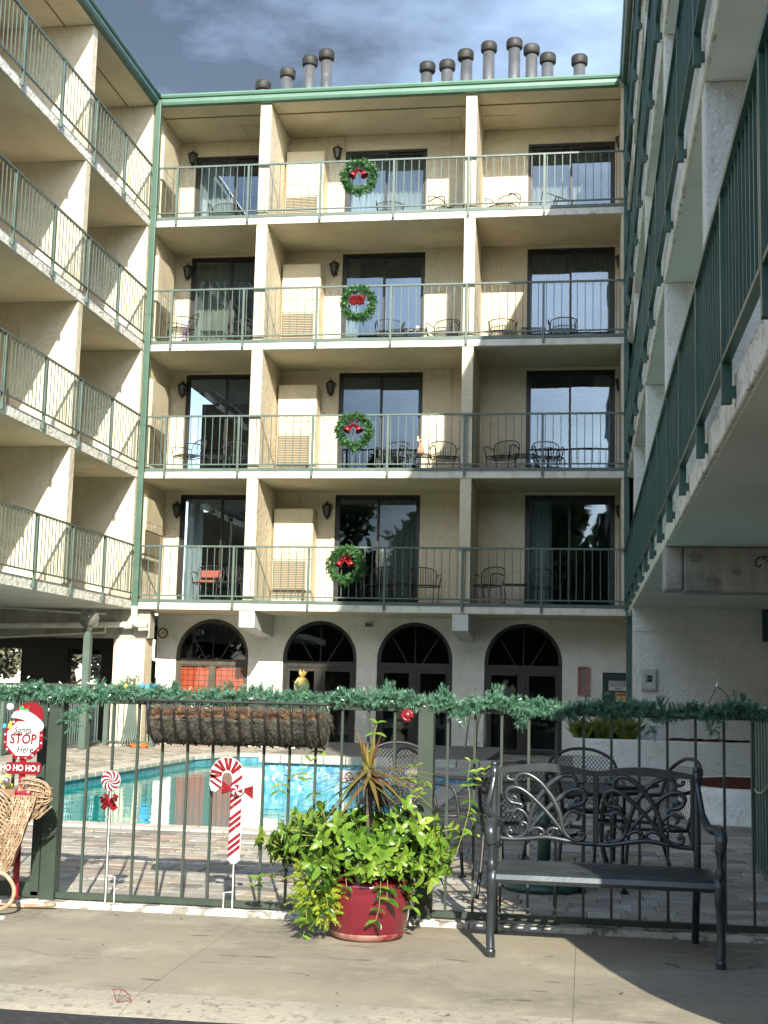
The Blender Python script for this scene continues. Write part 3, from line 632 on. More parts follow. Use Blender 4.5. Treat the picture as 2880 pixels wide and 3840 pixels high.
m = MB(); m.box(-9.74, -9.06, 26.40, 26.9, -.05, 2.205); P(m.build('column', STUCCO, bevel=.02, seg=2), lw)
m = MB(); m.box(-17, -9.6, 26.76, 33, 2.6, 2.815); P(m.build('carport_ceiling', CONC), lw)
m = MB(); m.box(-13.35, -12.2, 30, 30.3, -.05, 2.6); m.box(-11.35, -9.7, 30, 30.3, -.05, 2.6); m.box(-20, -9.7, 29.9, 30.29, 2.06, 2.6); P(m.build('carport_wall', ROOM), lw)
m = MB(); m.box(-9.35, -9.25, 28.3, 33, -.05, 2.816); m.box(-14, -9.25, 32.9, 33.1, 2.0, 2.816); P(m.build('carport_side_wall', ROOM), lw)
# pipes under the left wing
pp = thing('drain_pipe', 'white plastic drain pipe run below the left wing with elbow at the corner', 'pipe', (-9.1, 26.2, 2.5))
m = MB(); m.tube(smooth_pts([(-9.21, 26.08, 2.86), (-9.20, 26.08, 2.62), (-9.16, 26.08, 2.50), (-9.0, 26.1, 2.49), (-8.93, 26.1, 2.49)], 4), .068, 10); cb(m, 'elbow', PVC, pp, smooth=True)
m = MB(); m.tube([(-9.2, 26.18, 2.49), (-14, 26.18, 2.36)], .06, 10); cb(m, 'main_pipe', PVC, pp, smooth=True)
m = MB(); m.tube([(-9.88, 26.25, 2.70), (-10.4, 26.25, 2.71), (-13.5, 26.2, 2.86)], .022, 8); m.tube([(-9.9, 26.3, 2.32), (-9.9, 26.3, 2.46)], .018, 8); m.tube([(-9.9, 26.3, 2.32), (-14, 26.3, 2.06)], .02, 8); cb(m, 'conduit', PVC, pp, smooth=True)
m = MB(); m.tube(smooth_pts([(-8.93, 26.6, 2.2), (-8.93, 26.6, 1.82), (-8.88, 26.6, 1.78), (-8.68, 26.62, 1.77)], 3), .03, 8); cb(m, 'outlet', PVC, pp, smooth=True)

# ------------------------------------------------------------------ right wing
rw = thing('hotel_wing', 'pale shaded right wing raised over an open ground floor', 'building', (3, 15, 0))
YE = 4.35
RF = (8.95, 13.55, 18.15, 22.75)
for i, z in enumerate(ZS):
    zt = ZS[i+1] if i < 3 else ZC; z0 = z+TH
    m = MB(); n = 220; vs = []; fs = []
    m.box(XR, 6, YE, 26.2, z, z0); P(m.build('floor_slab', PEEL, bevel=.008), rw)
    m = MB(); m.box(XR+.035, 6, YE, 26.2, z-.006, z-.001); P(m.build('soffit', SOFFITG), rw)
    m = MB(); m.box(XR+1.85, XR+2.05, YE, 26.2, z0, zt-.008); P(m.build('wall', STUCCOW), rw)
    for yf in RF:
        m = MB(); m.box(XR+.01, XR+1.85, yf, yf+.24, z0, zt-.006); P(m.build('fin', STUCCOW, bevel=.015, seg=2), rw)
    m = MB(); m.box(XR, XR+2.0, YE, YE+.24, z0, zt-.006); P(m.build('end_fin', STUCCOW, bevel=.015, seg=2), rw)
m = MB(); m.prism([(7, -.04), (1.7, -.04), (1.32, .30), (1.08, .53), (.93, .70), (.83, .86), (.775, 1.02), (.745, 1.25), (.74, 1.5), (.75, 1.9), (.72, 2.3), (.66, 2.6), (.65, ZS[0]-.008), (7, ZS[0]-.008)][::-1], YE, YE+.3); P(m.build('shadow_end_wall', STUCCOW), rw)  # unseen end wall, left edge curved to shape the shadow around the bench
m = MB(); m.box(XR, 6, YE-.15, YB-.03, ZC, ZC+.2); P(m.build('roof_slab', SOFFIT), rw)
m = MB(); m.box(XR, 6, YE-.15, YB-.1, ZC+.2, ZC+.215); P(m.build('roof', ROOF), rw)
gutter('gutter', (XR, YE-.15), (XR, YB-.16), (-1, 0), rw, DGREEN)
m = MB(); m.box(XR+.005, 6, 23.46, 23.7, -.05, ZS[0]-.008); m.box(XR+.16, XR+.35, 23.7, 26.2, -.05, ZS[0]-.008); P(m.build('ground_floor_wall', STUCCOW), rw)
m = MB(); m.box(XR+.012, 5.98, 23.43, 23.46, 2.40, 2.42); P(m.build('wall_ledge', STUCCOW), rw)
m = MB(); m.box(5.0, 5.2, 5, 23.4, -.05, 2.8); P(m.build('inner_wall', STUCCOW), rw)
m = MB(); m.box(.785, .972, 13.70, 14.1, 2.36, 2.808); m.box(.976, 5.0, 13.702, 14.1, 2.345, 2.808); cbm = P(m.build('cross_beam', CONC, bevel=.025, seg=2), rw)
for (x, z, r) in ((1.10, 2.70, .07), (1.27, 2.45, .07), (1.50, 2.56, .045)):
    m = MB(); pts = [(x+r*(1+.3*R.uniform(-1, 1))*math.cos(a), z+.9*r*(1+.3*R.uniform(-1, 1))*math.sin(a)) for a in [2*pi*k/26 for k in range(26)]]; m.prism(pts, 13.699, 13.7012); m.build('patch', STAIN, cbm)
# hook on the beam
hk = thing('plant_hook', 'black curled iron plant hook on the concrete beam', 'hook', (1.75, 13.69, 2.6))
m = MB(); m.tube(smooth_pts([(1.86, 13.66, 2.66), (1.78, 13.55, 2.69), (1.70, 13.5, 2.68), (1.665, 13.5, 2.64), (1.67, 13.5, 2.60), (1.70, 13.5, 2.585), (1.715, 13.5, 2.61)], 4), .008, 6); m.tube(smooth_pts([(1.86, 13.66, 2.56), (1.80, 13.58, 2.64), (1.74, 13.53, 2.68)], 4), .006, 6); m.box(1.85, 1.88, 13.66, 13.70, 2.5, 2.7); cb(m, 'arm', BLACK, hk, smooth=True)
# dark shutter hung at the far right of the ground-floor wall
m = MB(); m.box(2.98, 3.35, 23.36, 23.45, 2.25, 2.80)
for k in range(6): m.box(2.99, 3.34, 23.345, 23.36, 2.28+.085*k, 2.34+.085*k)
tag(m.build('wall_shutter', DGREEN), 'dark green louvred shutter high on the right ground floor wall', 'shutter')

# railings
bp = [-8.75+1.572*k-(XL+.05) for k in range(6)]
for i, z in enumerate(ZS):
    railing('green metal railing along the %s of the back wing' % FLN[i], (XL+.10, YB-.045), (XE-.02, YB-.045), z+.27, z+1.325, z, [q-.05 for q in bp], .157, GREEN, (0, -1))
    lp = [26.04-y for y in (24.45, 22.82, 21.19, 19.56, 17.93, 16.3)]
    railing('green metal railing along the %s of the left wing' % FLN[i], (XL+.05, 26.04), (XL+.05, 15.5), z+.30, z+1.32, z, lp, .147, GREEN, (1, 0))
    rp = [25.4-1.66*k for k in range(13)]
    railing('dark green railing along the %s of the right wing' % FLN[i], (XR-.05, 26.0), (XR-.05, YE+.1), z+.26, z+1.24, z, [26.0-q for q in rp], .15, DGREEN, (-1, 0), wdp=.055, rail=(.06, .04), bw=.016)
# downspouts
def downspout(label, pts, mat, wd=.11, dp=.08):
    t = thing('downspout', label, 'downspout', pts[-1])
    for a, b in zip(pts[:-1], pts[1:]):
        m = MB(); m.beam(a, b, wd, dp, (0, 1, 0)); cb(m, 'pipe', mat, t, bevel=.012, seg=2)
    a, b = Vector(pts[0]), Vector(pts[1])
    for k in range(1, 5):
        c = a.lerp(b, k/4.6); m = MB(); m.box(c.x-wd/2-.006, c.x+wd/2+.006, c.y-dp/2-.006, c.y+dp/2+.03, c.z-.02, c.z+.02); cb(m, 'strap', mat, t)
downspout('green downspout in the left corner ending in a white elbow', [(-9.22, 26.10, ZC+.1), (-9.215, 26.10, 2.84)], DSPOUT, .125)
downspout('dark green downspout in the right corner with an offset bend low down', [(.79-.02, 26.14, ZC+.02), (.775, 26.14, 3.12), (.81, 26.14, 2.86), (.81, 26.14, .05)], DGREEN, .105)
downspout('thin white pipe standing by the right wing balconies', [(.83, 22.4, 9.5), (.83, 22.4, 8.55)], PVC, .03, .03)
# ------------------------------------------------------------------ balcony equipment
BAYN = ['left bay', 'middle bay', 'right bay']
ROWN = ['lowest balcony', 'second balcony up', 'third balcony up', 'top balcony']
def ac_unit(label, loc, rz, wd, ht, dp, group):
    """cabinet facing local -y, base centre at loc"""
    t = thing('air_conditioner', label, 'air conditioner', loc, rz, group)
    h2 = ht*.46
    m = MB(); m.box(-wd/2, wd/2, 0, dp, .0, ht); m.build('cabinet', ACM, t, bevel=.012)
    m = MB(); m.box(-wd/2+.012, wd/2-.012, -.018, -.001, ht*.60, ht-.012); m.build('upper_panel', ACM, t, bevel=.006)
    m = MB(); m.box(-wd/2+.012, wd/2-.012, -.02, -.001, h2+.01, ht*.595); mp = m.build('middle_panel', ACM, t, bevel=.006)
    for k in range(4):
        v = MB(); x = -.19+k*.115; v.box(x, x+.09, -.024, -.021, h2+.05, h2+.05+ht*.10); v.build('slot', ACG, mp)
    m = MB(); m.box(-wd/2+.02, wd/2-.13, -.004, -.001, .10, h2-.02); gr = m.build('grille', ACD, t)
    n = 22
    for k in range(n):
        z = .11+(h2-.15)*k/(n-1); v = MB(); v._add([(-wd/2+.02, -.006, z), (wd/2-.13, -.006, z), (wd/2-.13, -.026, z+.004), (-wd/2+.02, -.026, z+.004), (-wd/2+.02, -.026, z+.012), (wd/2-.13, -.026, z+.012)], [(0,1,2,3),(3,2,5,4)])
        v.build('louvre', ACG, gr)
    m = MB(); m.box(-.07, .10, -.026, -.021, ht*.545, ht*.585); m.build('label_sticker', WHITE, t)
    return t
for i, z in enumerate(ZS):
    z0 = z+TH
    ac_unit('tall beige air conditioner cabinet in the middle bay of the %s' % ROWN[i], (-6.27, 27.62, z0+.02), 0, .87, 2.07 if i < 3 else 1.95, .47, 'balcony air conditioners')
    ac_unit('beige air conditioner cabinet on the side wall of the left bay, %s' % ROWN[i], (-9.20, 27.02, z0+(.06 if i else .86)), pi/2, 1.12, 1.92 if i else 1.3, .12, 'balcony air conditioners')
for i in (0, 1):
    ac_unit('tan cabinet seen behind the fin of the left wing, %s' % ROWN[i], (-10.6, 22.86, ZS[i]+TH), pi/2, .8, 1.9, .5, 'balcony air conditioners')
# carriage lanterns
def lantern():
    t = empty('wall_lantern'); 
    m = MB(); m.box(-.055, .055, .05, .075, -.22, .0); m.build('back_plate', BLACK, t, bevel=.01)
    m = MB(); m.lathe([(.001, .13), (.012, .12), (.012, .085), (.03, .075), (.125, .01), (.118, .0), (.001, .0)], n=6); m.tube([(0, 0, -.2), (0, .03, -.22), (0, .06, -.16)], .012, 6); m.lathe([(.001, -.29), (.02, -.26), (.05, -.225), (.062, -.20), (.001, -.20)], n=6)
    for k in range(6):
        a = 2*pi*k/6; m.tube([(.062*math.cos(a), .062*math.sin(a), -.2), (.105*math.cos(a), .105*math.sin(a), .0)], .007, 5)
    m.build('cage', BLACK, t)
    m = MB(); m.lathe([(.055, -.2), (.096, -.003)], n=6); m.build('glass', LANT, t)
    return t
lan = lantern(); first = True; km = kidmap(lan)
LX = (-9.02, -5.62, .70)
for i, z in enumerate(ZS):
    zz = (10.74, 13.43)[i == 3]-ZS[2 if i < 3 else 3] if i != 0 else 2.33
    for k in range(3):
        if first: o = lan; first = False
        else: o = copy_tree(lan, km)
        o.location = (LX[k], 28.02, z+(2.40 if i < 3 else 2.37)); tag(o, 'black carriage lantern on the wall of the %s, %s' % (BAYN[k], ROWN[i]), 'lantern', 'balcony wall lanterns')
# wrought iron balcony chair (faces local -y) and table
def iron_chair(name='balcony_chair', slats=9):
    t = empty(name); r = .011
    def leg(P): m = MB(); m.tube(smooth_pts(P, 3), r, 6); m.build('leg', BLACK, t, smooth=True)
    leg([(-.24, -.24, 0), (-.25, -.23, .25), (-.26, -.22, .42)]); leg([(.24, -.24, 0), (.25, -.23, .25), (.26, -.22, .42)])
    leg([(-.22, .26, 0), (-.22, .22, .25), (-.23, .20, .42)]); leg([(.22, .26, 0), (.22, .22, .25), (.23, .20, .42)])
    m = MB(); m.tube(smooth_pts([(-.26, -.22, .42), (.26, -.22, .42), (.24, .2, .41), (-.24, .2, .41)], 4, True), r, 6, True)
    m.build('seat_frame', BLACK, t, smooth=True)
    m = MB()
    for k in range(13):
        x = -.235+.039*k; m.box(x-.006, x+.006, -.22, .2, .425, .429)
    for k in range(9):
        yy = -.2+.048*k; m.box(-.245, .245, yy-.006, yy+.006, .4285, .4325)
    m.build('seat', BLACK, t)
    bk = MB(); top = smooth_pts([(-.26, .20, .42), (-.29, .24, .62), (-.27, .27, .76), (-.15, .29, .82), (0, .295, .835), (.15, .29, .82), (.27, .27, .76), (.29, .24, .62), (.26, .20, .42)], 4)
    bk.tube(top, r, 6); b = bk.build('back_frame', BLACK, t, smooth=True)
    for k in range(slats):
        x = -.21+.42*k/(slats-1); zt = .83-.9*(x*x)*1.0; s = MB(); s.tube(smooth_pts([(x*.95, .205, .43), (x*1.1, .245, .62), (x*1.05, .285, zt)], 3), .0055, 5); s.build('back_slat', BLACK, b, smooth=True)
    for sg in (-1, 1):
        m = MB(); m.tube(smooth_pts([(sg*.285, .245, .63), (sg*.30, .05, .66), (sg*.30, -.16, .65), (sg*.30, -.25, .61), (sg*.29, -.25, .56), (sg*.265, -.22, .42)], 4), r, 6); m.build('armrest', BLACK, t, smooth=True)
    return t
def iron_table():
    t = empty('balcony_table'); m = MB(); h = .46
    m.tube(smooth_pts([(-.25, -.25, h), (.25, -.25, h), (.25, .25, h), (-.25, .25, h)], 1, True), .011, 6, True); m.build('rim', BLACK, t)
    m = MB()
    for k in range(11): m.box(-.24+.048*k-.007, -.24+.048*k+.007, -.25, .25, h-.004, h); m.box(-.25, .25, -.24+.048*k-.007, -.24+.048*k+.007, h+.0005, h+.004)
    m.build('top', BLACK, t)
    for sx in (-1, 1):
        for sy in (-1, 1): m = MB(); m.tube([(sx*.24, sy*.24, h), (sx*.21, sy*.21, .2), (sx*.25, sy*.25, 0)], .01, 6); m.build('leg', BLACK, t)
    return t
chair0 = iron_chair(); kc = kidmap(chair0); cu = [False]
table0 = iron_table(); kt = kidmap(table0); tu = [False]
def place(src, km, used, loc, rz, label, cat, group, rx=0):
    o = src if not used[0] else copy_tree(src, km); used[0] = True
    o.location = loc; o.rotation_euler = (rx, 0, rz); tag(o, label, cat, group); return o
CHP = {3: ((1, -4.32, 27.6, .15), (1, -3.08, 27.55, .9), (2, -1.82, 27.45, -.45)),
       2: ((0, -9.0+.25, 26.95, -.9), (0, -7.55, 27.5, .35), (1, -4.25, 27.5, .25), (1, -3.1, 27.6, -.25), (2, -1.81, 27.62, .1), (2, -.52, 27.6, -.05)),
       1: ((0, -8.55, 27.2, -.75), (0, -7.5, 27.45, .5), (1, -4.13, 27.5, -.3), (1, -2.98, 27.5, .35), (2, -1.78, 27.45, -.35), (2, -.83, 27.55, .2)),
       0: ((0, -8.05, 27.35, .05), (0, -7.25, 27.4, .9), (1, -4.36, 27.35, -.35), (1, -3.35, 27.35, .3), (2, -2.05, 27.1, -.55), (2, -.83, 27.4, .3))}
seen = {}
for i, L in CHP.items():
    for b, x, y, rz in L:
        n = seen[(i, b)] = seen.get((i, b), 0)+1; tot = len([1 for q in L if q[0] == b])
        side = ('left', 'right')[n-1] if tot == 2 else 'only'
        place(chair0, kc, cu, (x, y, ZS[i]+TH), rz, '%s black wrought iron armchair in the %s of the %s' % (side, BAYN[b], ROWN[i]), 'chair', 'wrought iron balcony chairs')
TBP = {3: (), 2: ((0, -8.15, 27.4), (1, -3.68, 27.5), (2, -1.15, 27.6)), 1: ((0, -8.0, 27.5), (1, -3.55, 27.4), (2, -1.28, 27.5)), 0: ((0, -7.62, 27.5), (1, -3.86, 27.45), (2, -1.45, 27.3))}
for i, L in TBP.items():
    for b, x, y in L: place(table0, kt, tu, (x, y, ZS[i]+TH), .05, 'small black iron table between the chairs of the %s, %s' % (BAYN[b], ROWN[i]), 'table', 'small balcony tables')
place(table0, kt, tu, (-.80, 27.45, ZS[3]+TH+.18), pi/4, 'small black iron table tipped up in the right bay of the top balcony', 'table', 'small balcony tables', rx=.5)
place(chair0, kc, cu, (-8.05, 27.4, ZS[3]+TH), .1, 'black wrought iron armchair in the left bay of the top balcony', 'chair', 'wrought iron balcony chairs')
# things on the small tables and chairs
m = MB(); m.lathe([(.001, 0), (.04, 0), (.075, .05), (.08, .11), (.055, .17), (.04, .2), (.05, .22), (.001, .21)], (-3.50, 27.38, ZS[1]+TH+.466), 16)
v = tag(m.build('vase', pm('terracotta vase', (.45, .24, .14), .7), smooth=True), 'round terracotta vase on the small table, second balcony up', 'vase')
m = MB()
for k in range(14):
    a = R.random()*6.28; e = Vector((math.cos(a)*.08, math.sin(a)*.08, R.uniform(.10, .2))); c = Vector((-3.50, 27.38, ZS[1]+TH+.67)); m.tube([c, c+e], .004, 4); m.ball(c+e, .018, 6)
m.build('dried_flowers', CERAM, v)
m = MB(); m.lathe([(.001, 0), (.045, 0), (.05, .1), (.044, .1), (.04, .01)], (-3.64, 27.45, ZS[2]+TH+.466), 14); m.box(-3.80, -3.72, 27.4, 27.48, ZS[2]+TH+.466, ZS[2]+TH+.50); tag(m.build('cup', WHITE, smooth=False), 'white cup on the small table of the middle bay, third balcony up', 'cup')
m = MB(); m.box(-8.26, -7.84, 27.15, 27.52, ZS[0]+TH+.435, ZS[0]+TH+.475); tag(m.build('seat_cushion', TERRA, bevel=.03, seg=3), 'orange cushion on the seat of the left chair, lowest balcony', 'cushion')
m = MB(); m.box(-8.27, -7.83, 27.555, 27.60, ZS[0]+TH+.56, ZS[0]+TH+.72); tag(m.build('back_cushion', pm('cushion red', (.24, .07, .055), .85), bevel=.015, seg=2), 'faded red cushion behind the left chair back, lowest balcony', 'cushion')

m = MB(); vs = []
for k in range(9):
    for z in (.80, .45, .12): vs.append((-8.93+.11*k/8+.02*z, 27.55-.02*math.sin(k*2.1)-.03*z, ZS[2]+TH+z))
m._add(vs, [(3*k+j, 3*k+3+j, 3*k+4+j, 3*k+1+j) for k in range(8) for j in range(2)]); o = tag(m.build('towel', pm('lilac cloth', (.42, .30, .42), .9), smooth=True), 'lilac towel hanging beside the left door of the third balcony up', 'towel'); o.modifiers.new('t', 'SOLIDIFY').thickness = .012
# ------------------------------------------------------------------ wreaths
def needles(mb, c, d, L, n, spread, wl, wd, rng, curl=0.):
    """a sprig: n thin blades around a twig from c along d"""
    d = Vector(d).normalized(); a = d.orthogonal().normalized(); b = d.cross(a)
    for k in range(n):
        s = rng.random(); an = rng.random()*2*pi; p = Vector(c)+d*L*s
        o = (a*math.cos(an)+b*math.sin(an)); t = (d*(1-spread)+o*spread).normalized()*wl*rng.uniform(.7, 1.2)
        sd = t.cross(o if rng.random() < .5 else d).normalized()*wd
        mb._add([p-sd, p+sd, p+t*.6+sd*.8, p+t, p+t*.6-sd*.8], [(0, 1, 2, 3, 4)])
def bow(parent, c, s, mat, nm='bow'):
    """ribbon bow facing -y, centre c, half width s"""
    c = Vector(c); m = MB()
    for sg in (-1, 1):
        for up_, ln in ((.30, 1.), (-.05, .9)):
            P = smooth_pts([c, c+Vector((sg*s*.45*ln, -.25*s, s*(up_+.30))), c+Vector((sg*s*ln, -.30*s, s*up_)), c+Vector((sg*s*.5*ln, -.1*s, s*(up_-.30))), c], 5)
            n = len(P); vs = []
            for i, p in enumerate(P):
                wv = Vector((0, .22*s+.14*s*math.sin(pi*i/(n-1)), .10*s)); vs += [p-wv, p+wv]
            m._add(vs, [(2*i, 2*i+1, 2*i+3, 2*i+2) for i in range(n-1)])
    m.build(nm+'_loops', mat, parent, smooth=True)
    for sg in (-1, 1):
        t = MB(); P = smooth_pts([c, c+Vector((sg*s*.35, -.12*s, -s*.45)), c+Vector((sg*s*.75, -.08*s, -s*1.0))], 5); vs = []
        for i, p in enumerate(P): wv = Vector((.16*s, .02, sg*.16*s)); vs += [p-wv, p+wv]
        t._add(vs, [(2*i, 2*i+1, 2*i+3, 2*i+2) for i in range(len(P)-1)]); t.build(nm+'_tail', mat, parent, smooth=True)
    k = MB(); k.ball(c+Vector((0, -.15*s, 0)), .2*s, 10); k.build(nm+'_knot', mat, parent, smooth=True)
wr = random.Random(5); wm = MB()
for k in range(170):
    a = 2*pi*k/170+wr.uniform(-.03, .03)
    for j in range(3):
        rr = .305+wr.uniform(-.05, .05); c = Vector((rr*math.cos(a), wr.uniform(-.05, .05), rr*math.sin(a)))
        rad = Vector((math.cos(a), 0, math.sin(a))); tan = Vector((-math.sin(a), 0, math.cos(a)))
        d = (tan*wr.uniform(.3, 1)+rad*wr.uniform(-.9, 1.0)+Vector((0, wr.uniform(-1.1, .5), 0)))
        needles(wm, c, d, .085, 11, .55, .065, .0065, wr)
wme = wm.mesh('needles', NEEDW)
WZ = [3.75, 6.505, 9.205, 11.945]; WX = [-4.815, -4.725, -4.71, -4.76]
for i in range(4):
    t = thing('wreath', 'green wreath with %s on the railing of the %s' % (('red bow and ribbon tails', 'red bow and bells', 'two dark red bells', 'red bow and bells')[i], ROWN[i]), 'wreath', (WX[i], YB-.14, WZ[i]), 0, 'wreaths on the balcony railings')
    o = put('needles', wme, t, rot=(0, .9*i, 0)); o['kind'] = 'stuff'
    m = MB(); m.tube([(.3*math.cos(2*pi*k/32), .01, .3*math.sin(2*pi*k/32)) for k in range(32)], .03, 8, True); m.build('ring', TRUNK, t)
    if i == 2:
        for sg in (-1, 1):
            m = MB(); m.lathe([(.001, .10), (.05, .09), (.075, .02), (.085, -.05), (.11, -.09), (.10, -.095), (.001, -.05)], (0, 0, 0), 16); o = m.build('bell', pm('dark red velvet', (.16, .008, .012), .5) if sg < 0 else MATS['dark red velvet'], t, smooth=True); o.location = (sg*.085, -.10, .07); o.rotation_euler = (-.9, sg*.5, 0)
    else:
        bow(t, (0, -.10, .13), .11, RED)
        for sg in (-1, 1):
            m = MB(); m.lathe([(.001, .08), (.04, .07), (.055, .0), (.085, -.06), (.078, -.06), (.001, -.02)], (0, 0, 0), 14); o = m.build('bell', RED, t, smooth=True); o.location = (sg*.11, -.10, .03); o.rotation_euler = (-.3, sg*-.5, 0)

# ------------------------------------------------------------------ ground-floor wall fittings
t = thing('wall_dial', 'small round black wall fitting at the left end of the arcade', 'wall fitting', (-9.2, YG-.03, 2.39))
m = MB(); m.tube([(.10*math.cos(2*pi*k/20), 0, .10*math.sin(2*pi*k/20)) for k in range(20)], .014, 6, True); m.build('rim', BLACK, t)
m = MB(); m.prism(arc(0, 0, .09, 0, 2*pi, 20)[:-1], .005, .02); m.build('dial', CERAM, t)
m = MB(); m.beam((0, 0, 0), (.03, 0, .05), .01, .006, (0,1,0)); m.beam((0, 0, 0), (-.02, 0, .035), .012, .006, (0,1,0)); m.build('hand', BLACK, t)
m = MB(); m.tube(smooth_pts([(-.10, 0, .02), (-.14, .01, .2), (-.13, .02, .5)], 4), .006, 5); m.build('cable', BLACK, t)
m = MB(); m.box(-4.70, -4.55, YG-.08, YG, 2.60, 2.71); o = tag(m.build('wall_light', PHONE, bevel=.01), 'small grey box light on the arcade wall between arches', 'wall light'); m = MB(); m.box(-4.69, -4.56, YG-.084, YG-.081, 2.61, 2.68); m.build('lens', LANT, o)
t = thing('extinguisher_cabinet', 'faded red framed wall cabinet beside the service door', 'cabinet', (-.06, YG-.05, 1.25))
m = MB()
for a, b, c, d in ((-.125, -.085, 0, .60), (.085, .125, 0, .60), (-.085, .085, 0, .04), (-.085, .085, .56, .60)): m.box(a, b, -.03, .05, c, d)
m.build('frame', PINK, t, bevel=.008); m = MB(); m.box(-.085, .085, .01, .02, .04, .56); m.build('front', pm('cloudy cover', (.24, .20, .16), .3), t); m = MB(); m.beam((-.075, 0, .07), (.075, 0, .18), .03, .012, (0, 1, 0)); m.build('handle', PINK, t)
t = thing('phone_box', 'grey wall phone box with a handset symbol on the right wall', 'phone box', (1.065, 23.46, 1.37))
m = MB(); m.box(-.135, .135, -.07, 0, 0, .37); m.build('box', PHONE, t, bevel=.008); m = MB(); m.box(-.115, .115, -.085, -.071, .03, .355); m.build('lid', PHONE, t, bevel=.006)
m = MB(); m.box(-.055, .06, -.089, -.0855, .15, .265); pl = m.build('symbol_plate', INK, t); m = MB(); m.tube(smooth_pts([(-.022, -.09, .25), (-.038, -.09, .235), (-.04, -.09, .19), (-.024, -.09, .168)], 4), .008, 6); m.beam((-.03, -.0905, .205), (.045, -.0905, .205), .006, .01, (0, 1, 0)); m.build('handset_symbol', WHITE, pl)
# globe lamp post
t = thing('lamp_post', 'green lamp post with smoked globe beside the left fence', 'lamp', (-9.6, 24.6, 0))
m = MB(); m.box(-.07, .07, -.07, .07, 0, 2.26); m.build('post', GREEN, t, bevel=.008); m = MB(); m.lathe([(.06, 2.26), (.06, 2.33), (.075, 2.335), (.075, 2.36), (.001, 2.36)], n=16); m.build('collar', STEEL, t, smooth=True)
m = MB(); m.ball((0, 0, 2.52), .195, 28); m.build('globe', GLOBE, t, smooth=True)
# statues
t = thing('pineapple_statue', 'gold pineapple ornament on a pale pedestal before the second arch', 'statue', (-5.73, 26.5, 0))
m = MB(); m.box(-.16, .16, -.16, .16, 0, 1.06); m.box(-.19, .19, -.19, .19, 1.06, 1.13); m.build('pedestal', CERAM, t, bevel=.02, seg=2)
m = MB()
for k in range(9):
    for j in range(11):
        a = 2*pi*(j+.5*(k % 2))/11; z = 1.17+.035*k; r = .13*math.sin(pi*(k+1.4)/11.5); m.ball((r*math.cos(a), r*math.sin(a), z), .034, 6)
m.build('fruit', PINEA, t, smooth=True)
m = MB()
for k in range(26):
    a = R.random()*6.28; l = R.uniform(.09, .2); d = Vector((math.cos(a)*R.uniform(.1, .9), math.sin(a)*R.uniform(.1, .9), 1)).normalized(); c = Vector((0, 0, 1.47)); s = d.orthogonal().normalized()*.016; m._add([c-s, c+s, c+d*l*.6+s, c+d*l, c+d*l*.6-s], [(0,1,2,3,4)])
m.build('crown', PINEA, t)
t = thing('angel_statue', 'pale angel figure behind the glass of the right arch', 'statue', (-1.70, 28.36, 0))
m = MB(); m.lathe([(.22, .0), (.22, .85), (.001, .86)], n=20); m.build('stand', ROOM, t)
m = MB(); m.lathe([(.001, .86), (.19, .87), (.15, 1.0), (.09, 1.16), (.07, 1.25), (.09, 1.32), (.10, 1.37), (.035, 1.42), (.03, 1.45)], n=20); m.ball((0, 0, 1.50), .06, 14); m.tube(smooth_pts([(-.09, -.01, 1.36), (-.14, -.06, 1.26), (-.05, -.12, 1.27), (.05, -.12, 1.27), (.14, -.06, 1.26), (.09, -.01, 1.36)], 4), .028, 8); m.build('figure', WHITE, t, smooth=True)
for sg in (-1, 1):
    m = MB(); m.prism([(sg*.03, 1.22), (sg*.10, 1.16), (sg*.19, 1.20), (sg*.21, 1.36), (sg*.15, 1.46), (sg*.05, 1.38)], .05, .08); m.build('wing', CERAM, t, bevel=.01)
t = thing('snow_figure', 'white knitted winter figure with dark mittens behind the third arch', 'statue', (-3.98, 28.36, 0))
m = MB(); m.ball((0, 0, .22), .17, 16, 1, 1, 1.2); m.ball((0, 0, .52), .135, 16); m.ball((0, 0, .73), .11, 16); m.tube([(-.16, -.05, .06), (-.24, -.14, .03)], .06, 8); m.tube([(.16, -.05, .06), (.24, -.14, .03)], .06, 8); m.build('body', CERAM, t, smooth=True)
m = MB(); m.ball((-.09, -.16, .40), .055, 10); m.ball((.12, -.14, .42), .055, 10); m.build('mitten', INK, t, smooth=True); m = MB(); m.tube([(.10*math.cos(2*pi*k/16), .10*math.sin(2*pi*k/16), .64) for k in range(16)], .03, 8, True); m.build('scarf', REDP, t, smooth=True)

# ------------------------------------------------------------------ left pool fence
def picket_fence(label, p, q, z1, mat, sp=.12, posts=()):
    p = Vector((*p, 0)); q = Vector((*q, 0)); d = (q-p).normalized(); L = (q-p).length; t = thing('fence', label, 'fence', p); u3 = Vector((0, 0, 1))
    def loc(m, nm): o = m.build(nm, mat); o.parent = t; o.matrix_parent_inverse = Matrix.Translation(-p); return o
    m = MB(); m.beam(p+u3*(z1-.025), q+u3*(z1-.025), .05, .05); loc(m, 'top_rail'); m = MB(); m.beam(p+u3*.09, q+u3*.09, .04, .035); loc(m, 'bottom_rail')
    bal = mk_bal(z1-.15, .018).mesh('picket', mat)
    for k in range(int(L/sp)):
        c = d*(k+.5)*sp; put('picket', bal, t, (c.x, c.y, .10))
    for s in posts:
        m = MB(); c = p+d*s; m.beam(c, c+u3*(z1-.05), .09, .09, d); loc(m, 'post')
picket_fence('green picket fence along the left side of the pool deck', (-9.9, 19.0), (-9.9, 26.3), 1.25, GREEN, .12, (.2, 2.6, 5.0, 6.6))
picket_fence('short green picket fence closing the left corner of the deck', (-9.85, 26.36), (-8.75, 26.36), 1.25, GREEN, .12, (.05, 1.05))
t = thing('hose_bundle', 'loose bundle of pale green hoses hanging at the left fence corner', 'hose', (-9.2, 26.2, 0))
